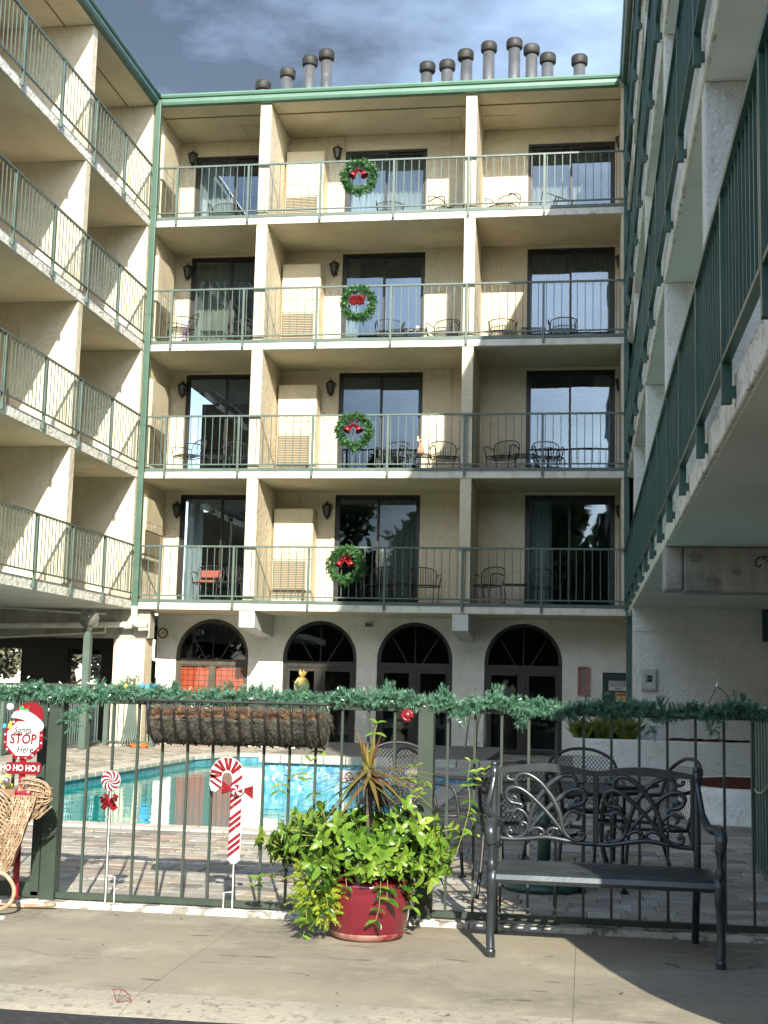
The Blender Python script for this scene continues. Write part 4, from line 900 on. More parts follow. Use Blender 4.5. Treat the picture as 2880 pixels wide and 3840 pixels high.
for k in range(9):
    m = MB(); x = -.12+.03*k; m.tube(smooth_pts([(x*.5, 0, 1.05), (x*.8, -.02, .6), (x*1.3, -.05, .2), (x*2.2+.05, -.12, .03)], 4), .016, 6); m.build('hose', GREEN, t, smooth=True)
t = thing('pool_towel', 'bright blue pool towel hung over the corner fence', 'towel', (-8.95, 26.28, .85)); m = MB(); n = 8; vs = []
for k in range(n+1):
    x = .26*k/n
    for z in (.42, .2, 0.): vs.append((x*(.4+z*1.4), -.02-.02*math.sin(k*1.9+z*5), z))
m._add(vs, [(3*k+j, 3*k+3+j, 3*k+4+j, 3*k+1+j) for k in range(n) for j in range(2)]); o = m.build('cloth', pm('blue towel', (.05, .30, .62), .8), t, smooth=True); sm = o.modifiers.new('t', 'SOLIDIFY'); sm.thickness = .01
t = thing('pool_toy', 'crumpled orange pool toy on the deck by the left arch', 'toy', (-8.95, 26.0, 0)); m = MB(); P_ = [(.22*math.cos(2*pi*k/20)*1.3, .16*math.sin(2*pi*k/20), .06+.03*math.sin(k*1.7)) for k in range(20)]; m.tube([(a_*.6, b_*.6, c_*.6) for a_, b_, c_ in P_], .034, 8, True); m.build('ring', pm('orange vinyl', (.40, .11, .025), .45), t, smooth=True)

# ------------------------------------------------------------------ right planters and plants
t = thing('planter_wall', 'white stucco planter bed against the right wall', 'planter', (1, 22.5, 0))
m = MB(); m.box(-.22, 4.5, 22.3, 22.5, -.05, .56); m.box(-.22, -.02, 22.5, 27.9, -.05, .56); cb(m, 'wall', STUCCOW, t, bevel=.03, seg=2)
m = MB(); n = 30; vs = []
for i in range(n+1):
    for j in range(5): x = -.05+4.5*i/n; yy = 22.45+.26*j; vs.append((x, yy, .50+.05*noise.noise((x*3, yy*3, 0))+(.07 if x > 1.3 else 0)))
m._add(vs, [(i*5+j, (i+1)*5+j, (i+1)*5+j+1, i*5+j+1) for i in range(n) for j in range(4)]); cb(m, 'soil', BARK, t)
m = MB(); m.box(-.05, .8, 23.45, 27.95, .3, .5); cb(m, 'soil', BARK, t)
t = thing('round_planter', 'round ended white stucco planter filled with bark mulch', 'planter', (1.9, 16, 0))
A = [(1.05+.55+.55*math.cos(a), 14.55+.55*math.sin(a)) for a in [pi+.0+(pi/2)*k/8 for k in range(9)]]
poly = [(1.05, 16.0)]+A+[(4, 13.6), (4, 16.6), (1.6, 16.6)]
def inset(P, d):
    cx = sum(p[0] for p in P)/len(P); cy = sum(p[1] for p in P)/len(P); return [(cx+(x-cx)*(1-d), cy+(y-cy)*(1-d)) for x, y in P]
m = MB(); m.vprism(poly, -.05, .36); cb(m, 'wall', STUCCOW, t, bevel=.06, seg=3)
m = MB(); m.vprism(inset(poly, .22), .3, .366); cb(m, 'mulch', BARK, t, bevel=.01)
def tuft(name, label, loc, n, L, wd, mat, rng, cat='plant', lean=.8):
    t = thing(name, label, cat, loc); m = MB()
    for k in range(n):
        a = rng.random()*2*pi; d = Vector((math.cos(a)*lean*rng.random(), math.sin(a)*lean*rng.random(), 1)).normalized(); l = L*rng.uniform(.5, 1.1); s = d.cross(Vector((-math.sin(a), math.cos(a), .2))).normalized()*wd
        c = Vector((rng.uniform(-.08, .08), rng.uniform(-.08, .08), 0)); dr = Vector((math.cos(a), math.sin(a), -.5))*l*.3
        m._add([c-s*.4, c+s*.4, c+d*l*.5+s, c+d*l*.5-s, c+d*l+dr*.6], [(0,1,2,3),(3,2,4)])
    m.build('leaves', mat, t); return t
rp_ = random.Random(3)
for k in range(7):
    tuft('bedding_plant', ('yellow green leafy plant at the left end of the planter bed', 'leafy plant second from the left in the planter bed', 'leafy plant third from the left in the planter bed', 'leafy plant at the middle of the planter bed', 'leafy plant left of the downspout in the planter bed', 'drooping plant in front of the downspout in the planter bed', 'last green plant right in the planter bed')[k], (-.1+.13*k, 22.75+.25*(k % 3), .5), 80, .46, .032, SHRUB, rp_)
# dark slatted gate at the far right
t = thing('gate', 'dark green slatted metal gate at the right edge', 'gate', (1.28, 9.6, 0))
for k in range(18):
    m = MB(); yy = 7.75+.165*k; m.box(1.27, 1.295, yy, yy+.10, .05, 1.20); cb(m, 'slat', DGREEN, t)
m = MB(); m.box(1.265, 1.30, 7.7, 10.72, 1.20, 1.25); m.box(1.265, 1.30, 7.7, 10.72, .02, .05); m.box(1.262, 1.302, 10.66, 10.72, .02, 1.25); cb(m, 'frame', DGREEN, t)
m = MB(); m.tube(smooth_pts([(1.26, 10.6, .62), (1.25, 10.1, .60), (1.25, 9.6, .70), (1.25, 9.1, .95), (1.25, 8.6, 1.1)], 5), .008, 6); tag(m.build('rope', pm('rope', (.45, .40, .30), .9), smooth=True), 'pale rope draped over the dark gate', 'rope')
# ------------------------------------------------------------------ front fence
YF = 7.53
t = thing('fence', 'dark green iron fence with square posts along the sidewalk', 'fence', (-1, YF, 0))
PX = (-5.29, -3.095, -.895, 1.45)
for x in PX[:3]:
    m = MB(); m.box(x-.045, x+.045, YF-.045, YF+.045, -.02, 1.215); m.box(x-.047, x+.047, YF-.047, YF+.047, 1.215, 1.222); cb(m, 'post', FGREEN, t, bevel=.004)
for a, b in zip(PX[:-1], PX[1:]):
    a2, b2 = a+.046, b-.046
    m = MB(); m.box(a2, b2, YF-.02, YF+.02, 1.165, 1.212); cb(m, 'top_rail', FGREEN, t, bevel=.003)
    m = MB(); m.box(a2, b2, YF-.016, YF+.016, 1.085, 1.093) ; 
    m = MB(); m.box(a2, b2, YF-.02, YF+.02, .040, .075); cb(m, 'bottom_rail', FGREEN, t, bevel=.003)
bal = mk_bal(1.09, .0145).mesh('bar', FGREEN)
xb = -2.902+.152*-16
while xb < 1.3:
    if min(abs(xb-p) for p in PX) > .06: put('bar', bal, t, (xb+1, 0, .075))
    xb += .152
m = MB(); m.box(-3.20, -3.155, YF-.02, YF+.025, .05, 1.17); m.box(-5.2, -3.2, YF-.022, YF+.022, .055, .125); cb(m, 'gate_stile', FGREEN, t)

# ------------------------------------------------------------------ garland
gr = random.Random(21)
t = thing('garland', 'green artificial pine garland with fairy lights draped along the fence top', 'garland', (-1, 7.5, 1.22))
m = MB()
def gz(x):
    z = 1.226+.014*math.sin(x*9.1)+.010*math.sin(x*23+1)
    if x > -.75: z -= .022+.008*math.sin(x*6.5+1)
    if x < -2.95: z -= .012
    return z
spine = []
x = -4.0
while x < 1.42:
    c = Vector((x, 7.485+.02*math.sin(x*13), gz(x))); spine.append(c)
    for j in range(6):
        a = gr.random()*2*pi; out = Vector((gr.uniform(-.6, .6), math.cos(a), math.sin(a))).normalized(); L = gr.uniform(.03, .07)*(.8 if out.z < 0 else 1)
        needles(m, c, out, L, 28, .52, .028, .0014, gr)
        m.tube([c, c+out*L], .0025, 4)
    x += .0125
for cx, cz, n in ((-2.92, 1.10, 7), (-.70, 1.14, 7), (-.33, 1.13, 7), (.33, 1.11, 7), (.66, 1.12, 6), (-2.98, 1.05, 9), (-3.25, 1.15, 5)):
    for k in range(n*2):
        c = Vector((cx+gr.uniform(-.05, .05), 7.475+gr.uniform(-.02, .02), cz+gr.uniform(-.02, .07))); out = Vector((gr.uniform(-1, 1), gr.uniform(-.8, .3), gr.uniform(-1, .3))); needles(m, c, out, gr.uniform(.03, .07), 28, .5, .026, .0014, gr)
for cx in (-2.62, -2.36, -2.05, -1.62, -.80, -1.1, -2.83, -.5, .12, .42, .83):
    for k in range(8):
        c = Vector((cx+gr.uniform(-.03, .03), 7.48, gz(cx)+.03)); needles(m, c, (gr.uniform(-.5, .5), gr.uniform(-.4, .2), 1), gr.uniform(.04, .07), 30, .42, .026, .0014, gr)
o = cb(m, 'needles', NEED, t); o['kind'] = 'stuff'
m = MB(); m.tube(spine[::4], .007, 6); cb(m, 'wire', DGREEN, t)
for k in range(46):
    x = gr.uniform(-3.7, 1.35); c = Vector((x, 7.47+gr.uniform(-.06, .03), gz(x)+gr.uniform(-.08, .085))); d = Vector((gr.uniform(-1, 1), gr.uniform(-.6, .3), gr.uniform(-.8, 1))).normalized()
    b = MB(); b.tube([c, c+d*.018], [.0035, .001], 5); cb(b, 'fairy_light', LEDM, t)
for c, mt in (((-2.66, 7.45, 1.27), GOLD), ((-2.56, 7.45, 1.275), MATS['blue towel']), ((-3.38, 7.42, 1.02), MATS['blue towel'])):
    b = MB(); b.ball(c, .013, 8, 1, 1, 1.3); cb(b, 'coloured_bulb', mt, t, smooth=True)
m = MB(); m.tube(smooth_pts([(.66, 7.49, 1.25), (.69, 7.49, 1.31), (.705, 7.49, 1.345), (.735, 7.49, 1.325), (.77, 7.49, 1.29)], 3), .003, 5); cb(m, 'loose_wire', DGREEN, t); b = MB(); b.tube([(.705, 7.49, 1.345), (.712, 7.49, 1.37)], [.005, .002], 6); cb(b, 'fairy_light', LEDM, t)
t = thing('gift_bow', 'small red gift bow tied on the fence beside the middle post', 'bow', (-1.0, 7.48, 1.145))
for k in range(9):
    a = 2*pi*k/9; rr = .022 if k < 8 else 0; b = MB(); P_ = smooth_pts([(0, -.004, 0), (rr*math.cos(a)*1.2, -.025, rr*math.sin(a)*1.2), (rr*math.cos(a)*1.7, -.006, rr*math.sin(a)*1.7), (0, -.002, 0)], 4)
    vs = []
    for p in P_: n_ = Vector((-math.sin(a), 0, math.cos(a)))*.011; vs += [p-n_, p+n_]
    b._add(vs, [(2*i, 2*i+1, 2*i+3, 2*i+2) for i in range(len(P_)-1)]); b.build('loop', REDP, t, smooth=True)
b = MB(); b.ball((0, -.016, 0), .026, 10, 1, .6, 1); b.build('knot', REDP, t, smooth=True)

# ------------------------------------------------------------------ hanging trough
t = thing('trough_planter', 'long iron hay rack planter with dark coir liner hung on the fence', 'planter', (-1.96, 7.36, 1.0))
X0, X1 = -2.50, -1.44; ys, zs = 7.5, 1.20
def tp(u, a, k=1.):          # u along, a 0 (front rim) .. 1 (fence side)
    ang = a*pi*.52; r = .235*k
    return (X0+(X1-X0)*u, ys-.215*math.cos(ang)*k-.0, zs-.02-r*math.sin(ang))
m = MB(); nu, na = 90, 14; vs = []
for i in range(nu+1):
    u = i/nu; sc = .93+.05*abs(math.sin(pi*u*13))+.05*noise.noise((u*20, 0, 0)); en = min(1, min(u, 1-u)*14+.80)
    for j in range(na+1):
        a = j/na; x, y, z = tp(.015+.97*u, a, sc*en); f = noise.noise((x*30, y*30, z*30))*.008
        if j < 4: z -= (.075+.02*noise.noise((u*11, 4, 0)))*(1-j/4); y += .01*(1-j/4)
        vs.append((x, y+f, z+f))
m._add(vs, [(i*(na+1)+j, i*(na+1)+j+1, (i+1)*(na+1)+j+1, (i+1)*(na+1)+j) for i in range(nu) for j in range(na)])
cb(m, 'liner', COIR, t, smooth=True)
m = MB(); m.box(X0+.01, X1-.01, ys-.03, ys-.018, zs-.25, zs-.03); m.box(X0+.01, X0+.02, ys-.17, ys-.03, zs-.2, zs-.05); cb(m, 'back_liner', COIR, t)
m = MB(); vs = []
for i in range(61):
    for j in range(5): u = i/60; vs.append((X0+.03+(X1-X0-.06)*u, ys-.185+.04*j, zs-.075+.03*noise.noise((u*16, j*.7, 2))-(.03 if j in (0,) else 0)))
m._add(vs, [(i*5+j, (i+1)*5+j, (i+1)*5+j+1, i*5+j+1) for i in range(60) for j in range(4)]); cb(m, 'soil', MULCH, t)
for k in range(14):
    u = (k+.5)/14; b = MB(); b.tube([tp(u, a/9, 1.02 if a < 8 else .98) for a in range(10)]+[(X0+(X1-X0)*u, ys, zs-.26)], .007, 6); cb(b, 'rib', BLACK, t, smooth=True)
b = MB(); b.tube([(X0-.02, ys, zs), (X0-.02, ys-.215, zs-.005), (X1+.02, ys-.215, zs-.005), (X1+.02, ys, zs)], .009, 6); b.tube([(X0-.02, ys, zs), (X1+.02, ys, zs)], .008, 6); cb(b, 'rim', BLACK, t)
m = MB(); m2 = MB()
for k in range(3000):
    u = gr.random(); yy = gr.uniform(-.19, -.02); c = Vector((X0+.04+(X1-X0-.08)*u, ys+yy, zs-.07+.03*noise.noise((u*20, yy*9, 0)))); d = Vector((gr.uniform(-1, 1), gr.uniform(-1, .4), gr.uniform(-.25, .6))).normalized()*gr.uniform(.015, .05); s = d.orthogonal().normalized()*.0016
    m.quad(c-s, c+s, c+d+s*.5, c+d-s*.5)
for k in range(5200):
    u = gr.random(); a = gr.uniform(.02, .95); p = Vector(tp(.02+.96*u, a, .985)); d = Vector((gr.uniform(-1, 1), gr.uniform(-.8, .2), gr.uniform(-.8, .5))).normalized()*gr.uniform(.008, .026); s = d.orthogonal().normalized()*.0009
    m2.quad(p-s, p+s, p+d+s*.4, p+d-s*.4)
o = cb(m, 'dry_litter', MULCH, t); o['kind'] = 'stuff'; o = cb(m2, 'fibre', COIR, t); o['kind'] = 'stuff'
m = MB()
for k in range(260):
    c = Vector((X1-.02+gr.uniform(-.03, .03), ys-.12+gr.uniform(-.06, .08), zs-.10+gr.uniform(-.03, .05))); d = Vector((gr.uniform(-.3, .7), gr.uniform(-.4, .3), gr.uniform(-1.6, .3)))*.05; s = d.orthogonal().normalized()*.0014; m.quad(c-s, c+s, c+d+s*.3, c+d-s*.3)
o = cb(m, 'hanging_fibre', COIR, t); o['kind'] = 'stuff'

# ------------------------------------------------------------------ lollipop and candy cane stakes
t = thing('lollipop_stake', 'red and white swirl lollipop stake with red bow', 'garden stake', (-2.725, 7.46, .02))
lx, ly, lz = 0, 0, .705; rr = .058
m = MB(); m.prism(arc(lx, lz, rr, 0, 2*pi, 36)[:-1], ly-.005, ly+.005); m.build('disc', WHITE, t)
for k in range(9):
    a0 = 2*pi*k/9; ins = []; ou = []
    for j in range(9):
        r = rr*(.04+.95*j/8); sh = 1.25*(r/rr)
        ou.append((lx+r*math.cos(a0+sh), lz+r*math.sin(a0+sh))); ins.append((lx+r*math.cos(a0+sh+.39), lz+r*math.sin(a0+sh+.39)))
    b = MB(); b.prism(ou+ins[::-1], ly-.0075, ly-.0052); b.build('swirl_stripe', REDP, t)
m = MB(); m.tube([(0, .004, .0), (0, .004, .65)], .004, 8); m.tube([(0, .004, .17), (.05, .004, .165), (.052, .004, 0)], .0035, 6); m.build('stake', WHITE, t)
bow(t, (0, -.005, .595), .052, RED)
t = thing('candy_cane_stake', 'flat red striped candy cane stake with wrapped candy bow', 'garden stake', (-1.975, 7.455, .02))
S = lambda x, z: (x, z)
st = .036; hh = .27; zt = .755; xc = -.055; ri, ro = .03, .102
out = [(-st+.003, hh+.02), (-st*.4, hh), (st*.4, hh), (st, hh+.02), (st+.012, zt)]
out += [(xc+ro*math.cos(a), zt+ro*1.05*math.sin(a)) for a in [pi*k/14 for k in range(1, 14)]]+[(xc-ro, zt-.05), (xc-ro+.012, zt-.085), (xc-ro+.036, zt-.09), (xc-ri-.002, zt-.06)]
out += [(xc+ri*math.cos(a), zt-.01+ri*1.05*math.sin(a)) for a in [pi-pi*k/8 for k in range(0, 9)]]
m = MB(); m.prism(out, -.004, .004); m.build('board', WHITE, t)
z = hh+.03
k = 0
while z < zt-.06:
    w_ = .023; x0, x1 = -st+.002, st-.001; b = MB(); b.prism([(x0, z), (x1, z+.055), (x1, z+.055+w_), (x0, z+w_)], -.0065, -.0042); b.build('stripe', REDP, t); k += 1; z += .034 if k % 3 else .062
for a in (.25, .55, 1.0, 1.3, 1.75, 2.05, 2.5, 2.8):
    b = MB(); P4 = []
    for r, da in ((ri+.002, .0), (ro-.002, .28)): P4.append((xc+r*math.cos(a+da), zt+r*1.04*math.sin(a+da)))
    for r, da in ((ro-.002, .50), (ri+.002, .40)): P4.append((xc+r*math.cos(a+da), zt+r*1.04*math.sin(a+da)))
    b.prism(P4, -.0065, -.0042); b.build('stripe', REDP, t)
for zz in (zt-.055, zt-.022):
    b = MB(); b.prism([(xc-ro+.003, zz+.02), (xc-ri-.003, zz-.022), (xc-ri-.003, zz-.006), (xc-ro+.003, zz+.036)], -.0065, -.0042); b.build('stripe', REDP, t)
for sx_, sz_ in ((0, .345), (.006, .47), (-.01, .585), (-.105, .76), (-.055, .835), (.015, .79)):
    b = MB(); P_ = []
    for k in range(10): r = .011 if k % 2 == 0 else .003; a = k*pi/5; P_.append((sx_+r*math.cos(a), sz_+r*math.sin(a)))
    b.prism(P_, -.0085, -.007); b.build('star', pm('star copper', (.25, .10, .07), .5) if 'star copper' not in MATS else MATS['star copper'], t)
m = MB(); m.tube([(0, .006, 0), (0, .006, .32)], .004, 8); m.tube([(0, .006, .11), (-.05, .006, .107), (-.053, .006, 0)], .0035, 6); m.build('stake', WHITE, t)
cz_ = zt-.075; cx_ = .012
m = MB(); m.ball((cx_, -.018, cz_), .037, 18, 1.1, .5, 1); cnd = m.build('candy', WHITE, t, smooth=True)
for k in range(4):
    b = MB(); a0 = 2*pi*k/4+.4; P_ = [(cx_+.034*1.08*s*math.cos(a0+.9*s), cz_+.034*s*math.sin(a0+.9*s)) for s in [j/6 for j in range(7)]]+[(cx_+.034*1.08*s*math.cos(a0+.9*s+.8), cz_+.034*s*math.sin(a0+.9*s+.8)) for s in [j/6 for j in range(6, 0, -1)]]
    b.prism(P_, -.037, -.0345); b.build('candy_swirl', REDP, cnd)
for sg in (-1, 1):
    b = MB(); vs = []
    for k in range(9):
        a = -.5+1.0*k/8; yy = -.012-.010*(k % 2); vs += [(cx_+sg*.03, -.016, cz_+.014*(a)), (cx_+sg*.092, yy, cz_-.012*sg+.11*a*.72)]
    b._add(vs, [(2*i, 2*i+1, 2*i+3, 2*i+2) for i in range(8)]); b.build('wrapper', RED, t)

# ------------------------------------------------------------------ stop sign decoration
t = thing('holiday_sign', 'red octagonal Santa STOP Here sign with hat and HO HO HO board', 'sign', (-3.222, 7.34, 0), 0)
oz = .955; ro = .128
oc = lambda r: [(r*math.cos(pi/8+k*pi/4), oz+r*math.sin(pi/8+k*pi/4)) for k in range(8)]
m = MB(); m.prism(oc(ro), -.006, .006); sg_ = m.build('octagon', REDP, t, bevel=.002)
m = MB(); m.prism(oc(ro*.82), -.0085, -.0062); m.build('white_face', WHITE, sg_)
m = MB(); A = oc(ro*.74); B = oc(ro*.725)
for k in range(8): m.prism([A[k], A[(k+1) % 8], B[(k+1) % 8], B[k]], -.0098, -.0087)
m.build('line_border', INK, sg_)
textmesh('lettering', 'Santa', .058, INK, sg_, (-.008, -.0088, oz+.047), shear=.32, sx=.86, bold=.0008); textmesh('lettering', 'STOP', .078, REDP, sg_, (0, -.0088, oz-.004), bold=.0022, sx=.86, shear=.06); textmesh('lettering', 'Here', .056, INK, sg_, (.012, -.0088, oz-.062), shear=.32, sx=.86, bold=.0008)
for k in range(16):
    a = 2*pi*(k+.5)/16; m = MB(); r = ro*.885
    m.prism([(r*math.cos(a)+.006*math.cos(b), oz+r*math.sin(a)+.006*math.sin(b)) for b in [2*pi*j/7 for j in range(7)]], -.0085, -.0064); m.build('dot', WHITE if k % 2 else MATS['faded red frame'], sg_)
m = MB(); m.prism([(.115, 1.062), (.118, 1.10), (.10, 1.14), (.07, 1.165), (.03, 1.165), (-.02, 1.15), (-.052, 1.122), (-.045, 1.105), (.0, 1.10), (.06, 1.08)], -.010, -.0065); hat = m.build('hat', REDP, t)
m = MB(); P_ = smooth_pts([(-.075, 0, 1.075), (-.06, 0, 1.105), (-.01, 0, 1.118), (.05, 0, 1.10), (.10, 0, 1.065), (.125, 0, 1.035), (.115, 0, 1.005), (.09, 0, 1.0), (.055, 0, 1.03), (.0, 0, 1.062), (-.045, 0, 1.072)], 3, True); m.prism([(p.x, p.z) for p in P_], -.017, -.0105); m.build('hat_brim', WHITE, hat)
m = MB(); m.ball((-.088, -.012, 1.135), .022, 12); m.build('pompom', WHITE, hat, smooth=True)
m = MB(); m.prism([(-.035, 1.13), (-.015, 1.145), (0, 1.128), (-.02, 1.112)], -.0125, -.0105); m.prism([(0, 1.122), (.02, 1.128), (.03, 1.112), (.01, 1.108)], -.0125, -.0105); m.build('holly_leaf', pm('holly green', (.03, .35, .10), .4), hat)
m = MB(); m.prism([(-.092, 1.03), (-.08, 1.055), (-.068, 1.052), (-.07, 1.02), (-.08, 1.0)], -.02, -.012); m.build('gold_tassel', GOLD, hat)
hb = [(-.118, .775), (-.105, .80), (-.09, .818), (.10, .825), (.112, .815), (.118, .808), (.118, .768), (.108, .76), (.10, .752), (-.085, .752), (-.09, .765)]
m = MB(); m.prism(hb, -.008, .004); bd = m.build('name_board', REDP, t, bevel=.002)
textmesh('lettering', 'HO HO HO !', .048, WHITE, bd, (-.008, -.0085, .787), bold=.0012, sx=.86)
m = MB()
for k in range(5): a = 2*pi*k/5; m.prism([(.098+.006*math.cos(a)+.0055*math.cos(b), .786+.006*math.sin(a)+.0055*math.sin(b)) for b in [2*pi*j/7 for j in range(7)]], -.0095, -.0082)
m.build('flower', PINK, bd)
m = MB(); m.box(-.018, .018, .004, .014, .05, .90); m.build('stake', REDP, t)

# ------------------------------------------------------------------ wicker sleigh, cut by the left edge
sr = random.Random(8)
t = thing('wicker_sleigh', 'pale woven wicker sleigh with curled front at the left edge', 'sleigh', (-3.35, 7.15, 0))
def band(P, r, mat, nm): b = MB(); b.tube(smooth_pts(P, 4), r, 5, flat=.55); cb(b, nm, mat, t, smooth=True)
for k in range(17):                       # long curved splints of the side
    f = k/16; z0 = .28+.42*f; xr = -3.13-.055*(1-f)+.02*math.sin(f*3)
    band([(-3.95, 7.06, z0+.02+.1*f), (-3.62, 7.03, z0+.03*f), (-3.35, 7.02, z0+.01+.05*f*f), (-3.22, 7.03, z0-.01-.05*f+.035), (xr-.04, 7.06, z0-.035-.03*f)], .0085, WICK, 'splint')
for k in range(8):
    f = k/7; band([(-3.60, 7.02, .72+.01*k), (-3.38, 7.01, .735-.012*k+.01), (-3.22, 7.02, .70-.02*k), (-3.15-.012*k, 7.04, .645-.022*k), (-3.135-.014*k, 7.06, .59-.02*k)], .008, WICK, 'splint')
def wk(u, v):                # sleigh side: u 0..1 back to front, v 0..1 foot to rim
    xr = -3.165+.135*v+.02*math.sin(v*3); x = -3.95+(xr+3.95)*u
    return Vector((x, 7.085-.03*math.sin(pi*v)+.05*max(0, u-.8)*5*.4, .235+.42*v))
m = MB()
for k in range(64):          # upright stakes
    u = k/63; m.tube([wk(u+sr.uniform(-.004, .004), v/7)+Vector((sr.uniform(-.004, .004), -.004*(k % 2), 0)) for v in range(8)], .0042, 5)
for fam in (-1, 1):          # slanting weavers
    for k in range(60):
        u0 = -.25+1.5*k/59; pts = []
        for j in range(9):
            v = j/8; u = u0+fam*.11*(v-.5)
            if 0 <= u <= 1: pts.append(wk(u, v)+Vector((sr.uniform(-.004, .004), -.006-.004*math.sin(j*2+k), sr.uniform(-.005, .005))))
        if len(pts) > 2: m.tube(pts, sr.uniform(.0028, .0044), 4)
for k in range(26):          # level rounds
    v = (k+.5)/26; m.tube([wk(j/40, v)+Vector((0, -.006*math.sin(j*1.57+k*pi), sr.uniform(-.004, .004))) for j in range(41)], .004, 4)
o = cb(m, 'weave', WICK, t); o['kind'] = 'stuff'
m = MB(); m._add([(-3.95, 7.12, .23), (-3.22, 7.13, .24), (-3.09, 7.14, .58), (-3.13, 7.13, .68), (-3.95, 7.12, .72), (-3.95, 7.34, .23), (-3.22, 7.30, .24), (-3.09, 7.24, .58), (-3.13, 7.28, .68), (-3.95, 7.34, .72)], [(0,1,2,3,4), (9,8,7,6,5), (0,5,6,1), (1,6,7,2), (2,7,8,3), (3,8,9,4)]); cb(m, 'inner_shell', pm('wicker core', (.22, .13, .08), .9), t)
# curled nose
for k in range(14):
    f = k/13; a = f*2*pi
    yy = 7.17+.065*math.cos(a); zz = .655+.075*math.sin(a)
    band([(-3.14, 7.16+.05*math.cos(a), .66+.085*math.sin(a)), (-3.07, yy, zz+.012), (-3.0, 7.17+.045*math.cos(a), .66+.06*math.sin(a)), (-2.965, 7.17+.012*math.cos(a), .645+.02*math.sin(a))], .0085, WICK, 'nose_splint')
m = MB()
for k in range(70):
    x = sr.uniform(-3.14, -2.98); a = sr.uniform(0, 6.28); r = .078*(1-.55*max(0, (x+3.08)/.11)); c = Vector((x, 7.17+r*.8*math.cos(a), .655+r*math.sin(a))); d = Vector((sr.uniform(-.6, .6), -math.sin(a), math.cos(a))).normalized()*sr.uniform(.03, .06); m.tube([c-d*.5, c+Vector((0, -.004, 0)), c+d*.5], .0035, 4)
for k in range(40):
    c = Vector((-3.02, 7.15, .58))+Vector((sr.uniform(-.10, .03), sr.uniform(-.03, .03), sr.uniform(-.06, .02))); d = Vector((-1, sr.uniform(-.3, .3), -.9)).normalized()*sr.uniform(.05, .1); m.tube([c-d*.5, c+d*.5], .0035, 4)
o = cb(m, 'nose_weave', WICK, t); o['kind'] = 'stuff'
m = MB(); m.ball((-3.06, 7.17, .655), .058, 12, 1.2, .9, 1.05); cb(m, 'nose_core', MATS['wicker core'], t)
m = MB(); m.tube(smooth_pts([(-3.24, 7.08, .235), (-3.17, 7.08, .225), (-3.115, 7.08, .16), (-3.12, 7.08, .09), (-3.17, 7.08, .045), (-3.24, 7.08, .03), (-3.29, 7.08, .06), (-3.295, 7.08, .11), (-3.26, 7.08, .145), (-3.21, 7.08, .155)], 5), .012, 8); m.tube(smooth_pts([(-4.0, 7.08, .03), (-3.4, 7.08, .014), (-3.17, 7.08, .045)], 4), .012, 8); cb(m, 'runner', WICK, t, smooth=True)
m = MB(); m.tube(smooth_pts([(-3.95, 7.35, .03), (-3.3, 7.35, .015), (-3.1, 7.35, .02), (-2.98, 7.36, .03)], 4), .011, 8); cb(m, 'runner', WICK, t, smooth=True)
m = MB(); m.box(-3.16, -3.06, 7.10, 7.145, .53, .69); cb(m, 'red_ribbon', RED, t, bevel=.02, seg=2)
t2 = thing('sleigh_filling', 'cream flowers and a silver bauble heaped in the wicker sleigh', 'ornament', (-3.27, 7.13, .73))
for k in range(26):
    c = Vector((sr.uniform(-.10, .06), sr.uniform(-.04, .05), sr.uniform(-.03, .025))); b = MB(); a = sr.random()*6.28
    P_ = [(.026*math.cos(q)*(1+.2*math.sin(3*q)), 0, .026*math.sin(q)) for q in [2*pi*j/9 for j in range(9)]]; b._add([Vector(p)+c+Vector((0, .012*math.sin(j*2), 0)) for j, p in enumerate(P_)]+[c+Vector((0, -.01, 0))], [(j, (j+1) % 9, 9) for j in range(9)]); o = b.build('petal', (CERAM, WHITE, FERN)[k % 3], t2); o.rotation_euler = (sr.uniform(-.3, .3), sr.uniform(-.4, .4), sr.uniform(-.3, .3))
m = MB(); m.ball((.075, -.05, .005), .02, 14); m.build('bauble', SILVER, t2, smooth=True)
m = MB(); m.box(-3.6, -3.13, 7.00, 7.028, .0, .014); tag(m.build('lath', WHITE), 'short white painted stick lying on the sidewalk by the sleigh', 'stick')
# ------------------------------------------------------------------ red pot with plants
pr = random.Random(17)
PC = Vector((-1.135, 7.06, 0))
t = thing('flower_pot', 'glossy burgundy ceramic pot with dark ringed neck before the fence', 'pot', PC)
m = MB(); m.lathe([(.001, .0), (.165, .0), (.185, .012), (.205, .06), (.232, .17), (.243, .24), (.242, .258), (.250, .268), (.246, .285), (.236, .31), (.215, .33), (.19, .338)], n=48); m.build('body', POTM, t, smooth=True)
m = MB(); m.lathe([(.166, .001), (.187, .012), (.198, .035), (.199, .04), (.187, .013)], n=48); m.build('foot', POTB, t, smooth=True)
m = MB(); m.lathe([(.19, .335), (.185, .345), (.195, .352), (.196, .362), (.184, .37), (.182, .378), (.194, .386), (.195, .396), (.184, .404), (.186, .425), (.20, .44), (.20, .452), (.175, .452), (.172, .41), (.001, .40)], n=48); m.build('neck', POTD, t, smooth=True)
